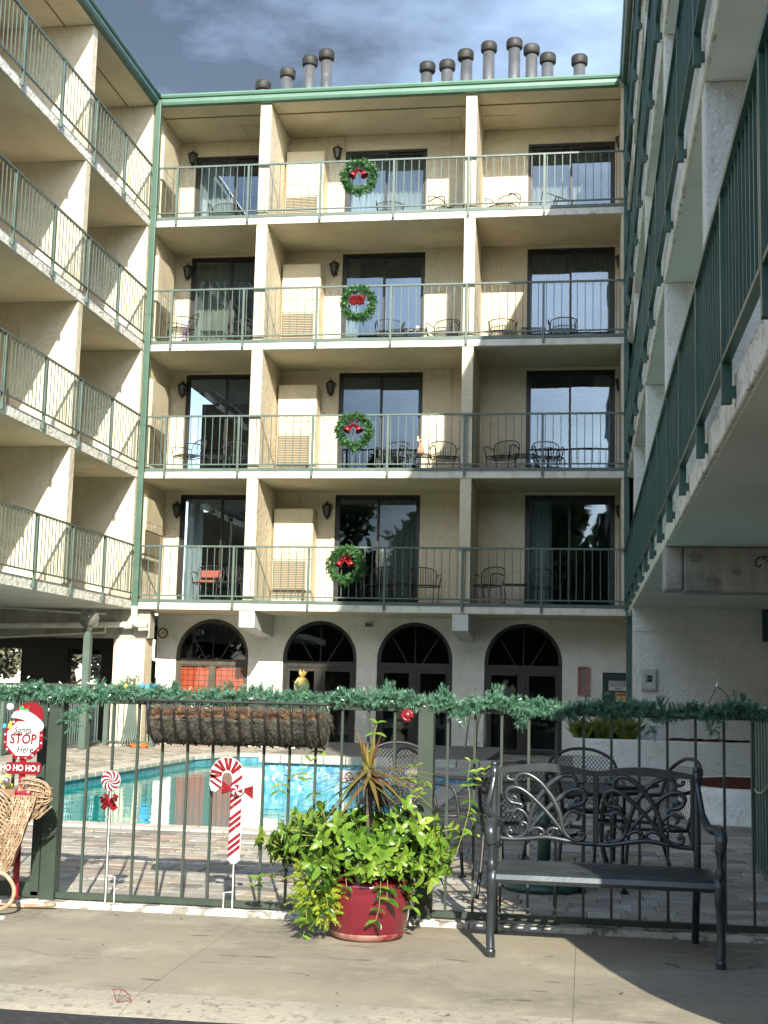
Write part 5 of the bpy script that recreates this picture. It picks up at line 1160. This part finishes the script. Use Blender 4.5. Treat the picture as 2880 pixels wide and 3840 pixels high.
# leaves
def leafmesh(L, wd, curl, fold, nm, mat):
    m = MB(); n = 4; vs = []
    for i in range(n+1):
        s = i/n; w_ = wd*math.sin(pi*min(1, (s*.92+.06)))**.8 if i < n else 0.; x = L*s; z = -curl*L*s*s
        vs += [(x, -w_, z+fold*w_), (x, 0, z), (x, w_, z+fold*w_)]
    m._add(vs, [(3*i+j, 3*i+3+j, 3*i+4+j, 3*i+1+j) for i in range(n) for j in range(2)])
    return m.mesh(nm, mat, True)
LEAFB = [leafmat('broad leaves %d' % k, c1, c2, c3, .22, .16, 9) for k, (c1, c2, c3) in enumerate((((.03, .085, .012), (.055, .125, .016), (.02, .06, .009)), ((.09, .19, .02), (.15, .25, .03), (.055, .13, .015)), ((.013, .046, .008), (.026, .07, .011), (.009, .03, .006)), ((.20, .31, .04), (.27, .37, .07), (.13, .22, .028))))]
LM = [[leafmesh(L, wd, cu_, fo, 'leaf', mt) for mt in LEAFB] for L, wd, cu_, fo in ((.068, .0165, .25, .4), (.080, .0195, .38, .3), (.055, .0145, .18, .55))]
leaves = []          # (point, direction, up, mesh index, tone, scale)
def whorl(c, d, n, sc, tone, spread=.9):
    d = Vector(d).normalized(); a = d.orthogonal().normalized(); b = d.cross(a); ph = pr.random()*6.28
    for k in range(n):
        an = ph+2*pi*k/n+pr.uniform(-.3, .3); o = (a*math.cos(an)+b*math.sin(an)); sp_ = spread*pr.uniform(.6, 1.25)
        dr = (d*(1-.55*sp_)+o*sp_).normalized(); leaves.append((Vector(c)+o*.004, dr, d, pr.randrange(3), tone, sc*pr.uniform(.6, 1.3)))
stems = MB()
def shoot(p0, d, L, n, sc=1., droop=.0):
    p = Vector(p0); d = Vector(d).normalized(); pts = [p.copy()]
    for k in range(n):
        d = (d+Vector((pr.uniform(-.22, .22), pr.uniform(-.22, .22), pr.uniform(-.15, .15)-droop))).normalized(); p = p+d*L/n; pts.append(p.copy())
        tip = k == n-1
        whorl(p, d, 5 if tip else 3, sc*(.8 if tip else 1), pr.choice((1, 1, 3)) if tip else pr.choice((0, 0, 0, 2, 1)), .75 if tip else 1.0)
    stems.tube(pts, .0028, 4)
top = PC+Vector((0, 0, .44))
for k in range(150):         # dome
    a = pr.uniform(0, 2*pi); el = pr.uniform(-.05, 1.0); d = Vector((math.cos(a)*math.cos(el)*1.15, math.sin(a)*math.cos(el)*.75, math.sin(el)*.62+.08))
    L = pr.uniform(.16, .40)*(1.0 if abs(math.cos(a)) > .5 else .75)
    shoot(top+Vector((math.cos(a)*.1, math.sin(a)*.1, 0)), d, L, 5, 1.0, .08)
for k in range(46):          # front skirt to hide the rim
    a = pr.uniform(pi, 2*pi); d = Vector((math.cos(a)*1.1, math.sin(a)*.8, pr.uniform(-.1, .55))); shoot(top+Vector((math.cos(a)*.15, math.sin(a)*.15, .0)), d, pr.uniform(.12, .24), 3, 1., .12)
for x, z, n in ((-.40, .52, 18), (-.52, .48, 14), (-.60, .52, 12), (-.30, .60, 14), (.30, .50, 14), (.20, .58, 12), (.36, .42, 8)):
    for k in range(n): shoot(PC+Vector((x*.66, pr.uniform(-.10, .06), z-.1)), (x*1.4, pr.uniform(-.5, .3), pr.uniform(.1, .7)), pr.uniform(.10, .2), 3, 1., .05)
# trailing strands
for x, y, L in ((-.16, -.27, .30), (-.22, -.28, .36), (-.10, -.28, .18), (-.29, -.17, .34), (-.20, -.22, .22), (-.33, -.12, .44), (.10, -.245, .36), (.14, -.22, .26), (.25, -.10, .30), (.30, -.05, .26), (-.36, -.1, .25), (.22, -.15, .2)):
    p = PC+Vector((x*.8, y*.9, .42)); n = int(L/.055); pts = [p.copy()]; q = p.copy()
    for k in range(n):
        q = q+Vector((pr.uniform(-.02, .02)+(x*.04), pr.uniform(-.012, .006)+(-.015 if k < 2 else 0), -.055 if k > 0 else -.02)); pts.append(q.copy())
        for sg in (-1, 1): leaves.append((q.copy(), Vector((sg*pr.uniform(.6, 1), pr.uniform(-.5, .1), pr.uniform(-.6, .1))).normalized(), Vector((0, -.5, 1)), pr.randrange(3), pr.choice((0, 0, 1, 2)), pr.uniform(.65, .95)))
    stems.tube(pts, .0018, 4)
# loose climbing strands at right on the fence bar and at left
for pts in ([(-.70, 7.30, .40), (-.66, 7.42, .55), (-.64, 7.48, .68), (-.655, 7.49, .80), (-.64, 7.47, .90)], [(-.655, 7.49, .78), (-.60, 7.46, .82), (-.55, 7.44, .86)], [(-.64, 7.46, .62), (-.59, 7.45, .60), (-.62, 7.43, .5)],
            [(-1.45, 7.28, .62), (-1.54, 7.42, .74), (-1.62, 7.48, .80), (-1.52, 7.49, .90), (-1.53, 7.49, .97)], [(-1.62, 7.48, .80), (-1.70, 7.48, .76), (-1.72, 7.46, .70)], [(-1.0, 7.2, .70), (-.98, 7.25, .78), (-.93, 7.27, .86)], [(-.95, 7.2, .66), (-.88, 7.22, .74), (-.86, 7.22, .80)],
            [(-1.6, 7.1, .30), (-1.76, 7.2, .26), (-1.80, 7.25, .20)], [(-1.14, 7.25, .82), (-1.16, 7.3, 1.0), (-1.15, 7.32, 1.10)]):
    S_ = smooth_pts(pts, 3); stems.tube(S_, .0022, 4)
    for q in S_[2::2]:
        for sg in (-1, 1): leaves.append((q.copy(), Vector((sg*pr.uniform(.4, 1), pr.uniform(-.6, .2), pr.uniform(-.4, .7))).normalized(), Vector((0, -.4, 1)), pr.randrange(3), pr.choice((1, 1, 3, 0)), pr.uniform(.7, 1.0)))
def leafmatx(p, d, u, s):
    x = d.normalized(); y = u.cross(x)
    if y.length < 1e-3: y = x.orthogonal()
    y.normalize(); z = x.cross(y); M_ = Matrix((x, y, z)).transposed().to_4x4(); M_ = Matrix.Translation(p) @ M_ @ Matrix.Scale(s, 4); return M_
pl = thing('trailing_plant', 'bushy bright green broad leaved plant spilling over the burgundy pot', 'plant', PC+Vector((0, 0, .42)))
inv = Matrix.Translation(-(PC+Vector((0, 0, .42))))
leaves.sort(key=lambda l: l[0].y-.25*l[0].z-.15*abs(l[0].x-PC.x))
bulk = MB()
for k, (p, d, u, mi, tone, s) in enumerate(leaves):
    M_ = leafmatx(p, d, u, s); me = LM[mi][tone]
    if k < 300: o = put('leaf', me, pl); o.matrix_local = inv @ M_
    else:
        bulk.m = tone; bulk._add([M_ @ v.co for v in me.vertices], [tuple(f.vertices) for f in me.polygons])
o = P(bulk.build('foliage', LEAFB, smooth=True), pl); o['kind'] = 'stuff'
P(stems.build('stems', TRUNK if False else pm('green stem', (.20, .22, .06), .6)), pl)
# cordyline spikes
sp = thing('spike_plant', 'bronze green spiky cordyline rising from the middle of the pot', 'plant', PC+Vector((0, .02, .44)))
m = MB(); m.tube([(0, 0, -.03), (-.01, 0, .2), (-.012, 0, .42)], [.018, .016, .014], 8); m.build('stem', TRUNK, sp, smooth=True)
SPK = [SPIKE, leafmat('spike bronze', (.13, .05, .03), (.20, .10, .05), (.09, .03, .02), .35, .2, 5), leafmat('spike gold', (.30, .25, .05), (.22, .17, .04), (.36, .30, .09), .35, .3, 5)]
for k in range(62):
    if k < 12: d = Vector((pr.uniform(-.34, .34), pr.uniform(-.3, .3), 1)); L = pr.uniform(.16, .30); dr = .05
    else: a = pr.random()*2*pi; d = Vector((math.cos(a), math.sin(a)*.7, pr.uniform(-.55, .3))); L = pr.uniform(.26, .44); dr = pr.uniform(.05, .4)
    d.normalize(); c = Vector((-.012, 0, .40+pr.uniform(-.05, .03))); sd = d.cross(Vector((0, 0, 1)) if abs(d.z) < .9 else Vector((pr.uniform(-1, 1), -1, 0))).normalized(); m = MB(); vs = []; n = 6
    for i in range(n+1):
        s = i/n; w_ = .0125*(1-s**1.8)*(.6+.6*min(1, s*4)); p = c+d*L*s+Vector((0, 0, -dr*L*s*s)); vs += [p-sd*w_, p+Vector((0, 0, .002)), p+sd*w_]
    m._add(vs, [(3*i+j, 3*i+3+j, 3*i+4+j, 3*i+1+j) for i in range(n) for j in range(2)]); m.build('spike_leaf', SPK[pr.choice((0, 0, 0, 1, 2)) if k >= 16 else pr.choice((0, 0, 2, 1))], sp, smooth=True)
# feathery fern on the left
fn = thing('fern', 'feathery yellow green fern hanging over the left side of the pot', 'plant', PC+Vector((-.2, -.12, .42)))
m = MB()
for k in range(210):
    q = Vector((pr.gauss(0, 1), pr.gauss(0, 1), pr.gauss(0, 1))).normalized()*pr.random()**.4
    c = PC+Vector((-.235-.03*q.z+.125*q.x, -.185+.075*q.y, .235+.165*q.z)); d = Vector((q.x*.9+pr.uniform(-.4, .4), -.45+q.y*.5+pr.uniform(-.3, .3), .12+q.z*.3+pr.uniform(-.5, .4))).normalized()
    L = pr.uniform(.05, .085); p = c.copy()
    for i in range(4):
        d = (d+Vector((0, 0, -.10))).normalized(); n_ = p+d*L/4; needles(m, p, d, L/4, 15, .62, .019*(1-.14*i), .0016, pr); m.tube([p, n_], .0013, 3); p = n_
for k in range(16):
    p = PC+Vector((pr.uniform(-.3, -.16), -.12, .38)); pts = [p, p+Vector((pr.uniform(-.03, .03), -.04, -.12)), PC+Vector((pr.uniform(-.34, -.16), pr.uniform(-.2, -.1), pr.uniform(.08, .2)))]; m.tube(smooth_pts(pts, 3), .0018, 4)
o = P(m.build('fronds', FERN), fn); o['kind'] = 'stuff'

# ------------------------------------------------------------------ cast aluminium bench
t = thing('bench', 'charcoal cast metal bench with scrolled back on the sidewalk', 'bench', (.09, 7.0, 0))
def part(m, nm, **k): return cb(m, nm, BENCHM, t, **k)
for sg, X in ((-1, -.462), (1, .64)):
    xb_ = -.487 if sg < 0 else .572
    m = MB(); m.tube(smooth_pts([(X, 6.71, .0), (X, 6.712, .03), (X+sg*.004, 6.725, .12), (X, 6.72, .26), (X-sg*.004, 6.70, .36), (X-sg*.008, 6.72, .41)], 5), [.024]*4+[.0215]*8+[.022]*5+[.026]*4+[.028]*5, 10); part(m, 'front_leg', smooth=True)
    m = MB(); m.ball((X, 6.708, .024), .026, 10); part(m, 'foot', smooth=True)
    m = MB(); m.tube(smooth_pts([(xb_, 7.36, .0), (xb_, 7.33, .12), (xb_, 7.24, .32), (xb_, 7.2, .42), (xb_, 7.2, .6), (xb_, 7.21, .90)], 5), .02, 10); part(m, 'rear_leg', smooth=True)
    m = MB(); m.ball((xb_, 7.21, .905), .022, 12, 1, 1, .9); part(m, 'finial', smooth=True)
    xm = X; a0 = xb_
    m = MB(); m.tube(smooth_pts([(a0, 7.2, .84), (a0+sg*.012, 7.17, .76), (a0+sg*.025, 7.10, .67), (xm-sg*.02, 6.98, .625), (xm, 6.84, .635), (xm+sg*.006, 6.74, .635), (xm+sg*.006, 6.69, .60), (xm, 6.695, .545)], 5), [.016]*10+[.02]*8+[.026]*8+[.03]*5+[.027]*5, 10); part(m, 'arm', smooth=True)
    m = MB(); m.tube(smooth_pts([(xm, 6.70, .56), (xm, 6.70, .50), (xm, 6.705, .455), (xm, 6.71, .41)], 4), [.026, .025, .021, .018, .016, .016, .016, .018, .022, .026, .025, .022, .02][:13], 10); part(m, 'arm_post', smooth=True)
    m = MB(); m.beam((xm-sg*.015, 6.74, .385), (a0, 7.19, .385), .03, .045); part(m, 'side_rail', bevel=.006)
# seat: rolled front apron and woven straps
m = MB(); prof = [(6.69, .355), (6.68, .375), (6.69, .398), (6.715, .41), (6.76, .412), (6.77, .402), (6.72, .395), (6.705, .375), (6.71, .355)]; n = len(prof)
m._add([(-.445, y, z) for y, z in prof]+[(.62, y, z) for y, z in prof], [(i, (i+1) % n, (i+1) % n+n, i+n) for i in range(n)]+[tuple(range(n))[::-1], tuple(range(n, 2*n))]); part(m, 'seat_apron', smooth=False)
m = MB(); m.box(-.445, .585, 7.17, 7.20, .37, .41); part(m, 'seat_rear_rail', bevel=.005)
for k in range(15):
    x = -.435+.0735*k; m = MB(); m.box(x, x+.040, 6.76, 7.175, .398, .405); part(m, 'seat_strap')
for k in range(7):
    y = 6.785+.056*k; m = MB(); m.box(-.44, .60, y, y+.030, .4055, .411); part(m, 'seat_strap')
# back frame
YBK = 7.2
def bar(P_, r, nm, flat=.8): m = MB(); m.tube(smooth_pts([(x, YBK, z) for x, z in P_], 5), r, 8); return part(m, nm, smooth=True)
m = MB(); up_ = [(-.47, .885), (-.36, .905), (-.22, .918), (-.08, .905), (.055, .885), (.18, .905), (.30, .912), (.42, .902), (.555, .882)]; lo_ = [(.555, .858), (.42, .862), (.30, .868), (.18, .868), (.055, .858), (-.08, .868), (-.22, .875), (-.36, .868), (-.47, .862)]
U_ = [(p.x, p.z) for p in smooth_pts([(x, 0, z) for x, z in up_], 5)]; L_ = [(p.x, p.z) for p in smooth_pts([(x, 0, z) for x, z in lo_], 5)]
for a, b, c, d in zip(U_[:-1], U_[1:], L_[::-1][1:], L_[::-1][:-1]): m.prism([d, c, b, a][::-1], YBK-.014, YBK+.014)
part(m, 'crest_rail')
for xs_ in ((-.455, -.02, 0), ):
    pass
bar([(-.455, .52), (-.38, .515), (-.30, .522), (-.21, .532), (-.12, .522), (-.03, .508), (.05, .506)], .0125, 'lower_rail'); bar([(.05, .506), (.13, .506), (.22, .522), (.31, .532), (.40, .522), (.48, .51), (.56, .505)], .0125, 'lower_rail')
m = MB(); m.box(.036, .066, YBK-.012, YBK+.012, .50, .865); part(m, 'centre_stile', bevel=.005)
for x in (-.462, .548): m = MB(); m.box(x-.009, x+.009, YBK-.011, YBK+.011, .50, .87); part(m, 'side_stile', bevel=.004)
AX = 742.
def mp_(px, py, x0, x1):     # panel drawing units -> bench back plane
    u = (px-125)/(1380-125); v = (py-320)/(1290-320); return (x0+(x1-x0)*u, .872-(.872-.522)*v)
SC = [[(345, 530), (322, 470), (345, 400), (400, 362), (480, 358), (580, 405), (680, 485), (765, 590), (835, 690), (890, 800), (930, 900), (952, 1000), (962, 1065), (985, 1150), (1035, 1228), (1110, 1280), (1190, 1292), (1252, 1262), (1272, 1215), (1240, 1178), (1205, 1195), (1218, 1228)],
      [(340, 425), (290, 450), (240, 445), (205, 415), (215, 392)],
      [(425, 850), (405, 805), (345, 792), (262, 772), (207, 700), (202, 630), (245, 575), (315, 556), (400, 577), (500, 642), (600, 732), (700, 832), (790, 932), (870, 1032), (940, 1130), (988, 1192)],
      [(320, 790), (345, 745), (325, 700), (285, 690), (262, 720), (290, 750)],
      [(200, 905), (265, 902), (335, 872), (402, 882), (462, 932), (502, 1002), (520, 1085)], [(335, 885), (292, 925), (300, 985), (330, 985)],
      [(440, 1105), (402, 1085), (430, 1055), (482, 1082), (492, 1140), (470, 1185)], [(500, 1200), (560, 1150), (632, 1130), (692, 1150), (722, 1200), (692, 1235), (662, 1215)]]
for x0, x1 in ((-.45, .034), (.068, .545)):
    for cv in SC:
        for mir in (0, 1):
            P_ = [mp_(2*AX-a if mir else a, b, x0, x1) for a, b in cv]; L = len(P_); pts = smooth_pts([(x, YBK+(.004 if mir else -.004), z) for x, z in P_], 4)
            r_ = .0135 if L > 10 else .0105; m = MB(); n_ = len(pts); m.tube(pts, [r_*(.75+.25*math.sin(pi*min(1, .12+i/n_))) for i in range(n_)], 8); part(m, 'scroll', smooth=True)
    for (a, b, r_) in ((300, 705, .010), (250, 1145, .010), (300, 975, .0105), (225, 400, .009), (350, 520, .009), (420, 845, .0085)):
        for mir in (0, 1): x, z = mp_(2*AX-a if mir else a, b, x0, x1); m = MB(); m.ball((x, YBK, z), r_, 10, 1, .9, 1); part(m, 'scroll_knob', smooth=True)

# ------------------------------------------------------------------ patio set behind the fence
def lattice(mb, p, u, v, nu, nv, r):
    """expanded-metal diamonds over the patch p + s u + q v (with a slight bulge)"""
    p, u, v = Vector(p), Vector(u), Vector(v); nrm = u.cross(v).normalized()
    pt = lambda s, q: p+u*s+v*q+nrm*(.03*math.sin(pi*s)*math.sin(pi*q))
    for i in range(nu):
        for j in range(nv):
            c = pt((i+.5)/nu, (j+.5)/nv)
            for di, dj in ((0, 0), (1, 0), (0, 1), (1, 1)):
                e = pt((i+di)/nu, (j+dj)/nv); s = (e-c).cross(nrm).normalized()*r; mb.quad(c-s, c+s, e+s, e-s)
def patio_chair():
    t = empty('patio_chair'); fr = []
    for sg in (-1, 1):
        m = MB(); m.tube(smooth_pts([(sg*.27, -.27, 0), (sg*.28, -.25, .3), (sg*.29, -.22, .56), (sg*.29, -.14, .63), (sg*.29, .1, .64), (sg*.275, .22, .66)], 4), .0125, 8); m.build('front_leg', BLACK, t, smooth=True)
        m = MB(); m.tube(smooth_pts([(sg*.25, .33, 0), (sg*.25, .26, .2), (sg*.255, .2, .40)], 4), .0125, 8); m.build('rear_leg', BLACK, t, smooth=True)
        m = MB(); m.box(sg*.27-.02, sg*.27+.02, -.29, -.25, 0, .02); m.build('foot', BLACK, t)
    m = MB(); m.tube(smooth_pts([(-.265, .18, .40), (-.27, .24, .6), (-.25, .29, .76), (-.13, .33, .84), (0, .335, .86), (.13, .33, .84), (.25, .29, .76), (.27, .24, .6), (.265, .18, .40)], 4), .0125, 8); m.build('back_frame', BLACK, t, smooth=True)
    m = MB(); m.tube(smooth_pts([(-.27, -.24, .42), (0, -.26, .42), (.27, -.24, .42), (.26, .18, .40), (-.26, .18, .40)], 3, True), .0115, 8, True); m.build('seat_frame', BLACK, t, smooth=True)
    m = MB(); lattice(m, (-.255, .20, .44), (.51, 0, 0), (0, .115, .37), 17, 10, .0024); m.build('back_mesh', BLACK, t)
    m = MB(); lattice(m, (-.26, -.24, .415), (.52, 0, 0), (0, .42, -.012), 17, 13, .0024); m.build('seat_mesh', BLACK, t)
    return t
pc = patio_chair(); kp = kidmap(pc); pu = [False]
for x, y, rz, lb in ((-.02, 10.35, 0.05, 'black mesh patio chair facing the fence behind the bench'), (-.35, 8.75, pi-.25, 'black mesh patio chair drawn up nearest behind the bench left half'), (.40, 9.35, -1.2, 'black mesh patio chair turned sideways at the right of the patio table'),
                     (-1.02, 9.75, 1.25, 'black mesh patio chair at the left of the patio table'), (-1.48, 10.5, .12, 'shiny black mesh patio chair behind the middle fence post')):
    place(pc, kp, pu, (x, y, 0), rz, lb, 'chair', 'black mesh patio chairs')
t = thing('patio_table', 'round black patio table on the pool deck behind the bench', 'table', (-.15, 9.65, 0))
m = MB(); m.tube([(.55*math.cos(2*pi*k/40), .55*math.sin(2*pi*k/40), .62) for k in range(40)], .014, 8, True); m.build('rim', BLACK, t, smooth=True)
m = MB(); m.lathe([(.001, .612), (.545, .612), (.545, .622), (.001, .622)], n=40); m.build('top', pm('mesh top', (.03, .035, .035), .5), t)
for k in range(4):
    a = pi/4+k*pi/2; m = MB(); m.tube(smooth_pts([(.42*math.cos(a), .42*math.sin(a), .61), (.36*math.cos(a), .36*math.sin(a), .3), (.46*math.cos(a), .46*math.sin(a), 0)], 4), .014, 8); m.build('leg', BLACK, t, smooth=True)
t = thing('umbrella_base', 'round dark green cast umbrella base under the patio table', 'umbrella base', (-.28, 9.05, 0))
m = MB(); m.lathe([(.001, 0), (.26, 0), (.27, .03), (.25, .05), (.08, .085), (.06, .10), (.001, .10)], n=40); m.build('base', DGREEN, t, smooth=True); m = MB(); m.lathe([(.042, .09), (.042, .55), (.001, .551)], n=20); m.build('sleeve', DGREEN, t, smooth=True)
for k in range(16):
    a = 2*pi*k/16; m = MB(); m.ball((.19*math.cos(a), .19*math.sin(a), .062), .022, 8, 1, 1, .5); m.build('boss', DGREEN, t, smooth=True)
t = thing('side_table', 'low metal tray table behind the middle fence post', 'table', (-1.28, 12.0, 0))
m = MB(); m.box(-.30, .62, -.3, .3, .545, .585); m.build('top', pm('weathered top', (.30, .29, .26), .6), t, bevel=.01)
for sx in (-.24, .5):
    for sy in (-.24, .24): m = MB(); m.tube([(sx, sy, 0), (sx, sy, .55)], .018, 8); m.build('leg', STEEL, t)

# ------------------------------------------------------------------ small litter on the pavement
lr = random.Random(33)
t = thing('plastic_rim', 'broken red plastic half wheel lying at the kerb', 'litter', (-1.90, 5.42, -.02))
m = MB(); t.scale = (.62, .62, .62); m.tube([(.10*math.cos(a)-.02, .02+.02*math.sin(a), .0+.085*math.sin(a)) for a in [pi*.02+pi*.62*k/10 for k in range(11)]], .004, 5)
for a in (.3, .8, 1.35, 1.9): m.tube([(-.02, .02, .0), (.10*math.cos(a)-.02, .02+.02*math.sin(a), .085*math.sin(a))], .0025, 5)
m.build('rim', pm('dull red plastic', (.13, .035, .032), .5), t)
t = tag(empty('fallen_leaves', (0, 6.4, 0)), 'small dry leaves and twigs scattered on the sidewalk', 'leaf litter', kind='stuff'); m = MB()
LIT = [pm('dry leaf', (.10, .075, .045), .8), LEAFB[3], pm('leaf red', (.18, .05, .03), .8)]
for k in range(170):
    x = lr.uniform(-3.2, 1.2); y = lr.choice((lr.uniform(5.5, 7.4), lr.uniform(7.2, 7.42), lr.uniform(5.35, 5.6))); z = .0035 if y > 5.6 else -.01; a = lr.random()*6.28; s = lr.uniform(.004, .016)*(1.3 if y > 7.2 else 1); d = Vector((math.cos(a), math.sin(a), lr.uniform(0, .3)))*s; e = Vector((-math.sin(a), math.cos(a), .1))*s*lr.uniform(.2, .5); c = Vector((x, y, z+s*.15)); m.m = 1 if (y > 7.15 and lr.random() < .25) else (2 if lr.random() < .08 else 0)
    m._add([c-d, c+e, c+d, c-e], [(0,1,2,3)])
o = m.build('litter', LIT); o.parent = t; o.matrix_parent_inverse = Matrix.Translation(-Vector(t.location))

# ------------------------------------------------------------------ trees: beyond the carport, and across the car park (seen in the glass)
def tree(label, loc, h, rad, mat, seed, n=2600, ls=.22, group=None, name='tree', lo=.35):
    rg = random.Random(seed); t = thing(name, label, 'tree', loc, group=group)
    m = MB(); m.tube(smooth_pts([(0, 0, -.1), (.06*rad, .03, h*.25), (-.05*rad, .05, h*.5), (.02, 0, h*.78)], 4), [.05*h*(1-.06*k) for k in range(13)], 8)
    cl = []
    for k in range(14):
        a = rg.random()*6.28; rr = rad*rg.uniform(.25, .8); z = h*rg.uniform(lo, .9); c = Vector((rr*math.cos(a), rr*math.sin(a), z)); cl.append((c, rad*rg.uniform(.28, .5)))
        m.tube(smooth_pts([(0, 0, z*.55), (c.x*.5, c.y*.5, z*.8), tuple(c)], 3), [.018*h, .016*h, .014*h, .012*h, .01*h, .008*h, .005*h], 6)
    m.build('trunk', TRUNK, t, smooth=True); b = MB()
    for k in range(n):
        c, r = rg.choice(cl); d = Vector((rg.gauss(0, 1), rg.gauss(0, 1), rg.gauss(0, .8))).normalized()*r*rg.random()**.45; p = c+d; u = Vector((rg.uniform(-1, 1), rg.uniform(-1, 1), rg.uniform(-1, 1))).normalized()*ls*rg.uniform(.5, 1.2); v = u.orthogonal().normalized()*ls*.45
        b._add([p-u, p+v, p+u, p-v], [(0,1,2,3)])
    o = b.build('crown', mat, t); return t
tree('pale shrub seen through the left opening of the carport', (-29.5, 62, 0), 5.5, 2.6, BACKSH, 1, 3200, .2)
tree('pale shrub seen through the right opening of the carport', (-24.2, 60, 0), 5.0, 2.4, BACKSH, 2, 3000, .2)
TL = [(-32, -22, 8, 4.8, TREEL), (18, -24, 9, 5, TREEL), (-21.5, -35, 16, 6.4, TREEL), (-13, -36, 17, 6.4, TREEL), (-5.5, -36, 16.5, 6.4, TREEL), (1.5, -36, 17, 6.4, TREEL), (9, -36, 17, 6.4, TREEL), (-26, -24, 9, 4.6, TREEL), (-17, -27, 10.5, 4.8, TREEL), (-9, -25, 8.5, 4.2, TREEL), (-2, -28, 10.5, 4.6, TREEL), (5, -26, 9.5, 3.8, TREEY), (12, -27, 10, 4.6, TREEL)]
TN = ['outermost dark tree across the car park at the left', 'outermost dark tree across the car park at the right', 'first tall tree of the rear row across the car park', 'second tall tree of the rear row across the car park', 'third tall tree of the rear row across the car park', 'fourth tall tree of the rear row across the car park', 'last tall tree of the rear row across the car park', 'dark tree across the car park mirrored at far left of the glass', 'tall dark tree across the car park, second from the left in the glass', 'broad dark tree across the car park mirrored in the second arch', 'tall dark tree across the car park mirrored in the third arch', 'yellow autumn tree across the car park mirrored in the right bay glass', 'dark tree across the car park mirrored at the far right']
for k, ((x, y, h, r, mt), lb) in enumerate(zip(TL, TN)): tree(lb, (x, y, 0), h, r, mt, 20+k, 6500 if h > 15 else 3600, .55 if h > 15 else .42, 'trees across the car park', lo=.14)
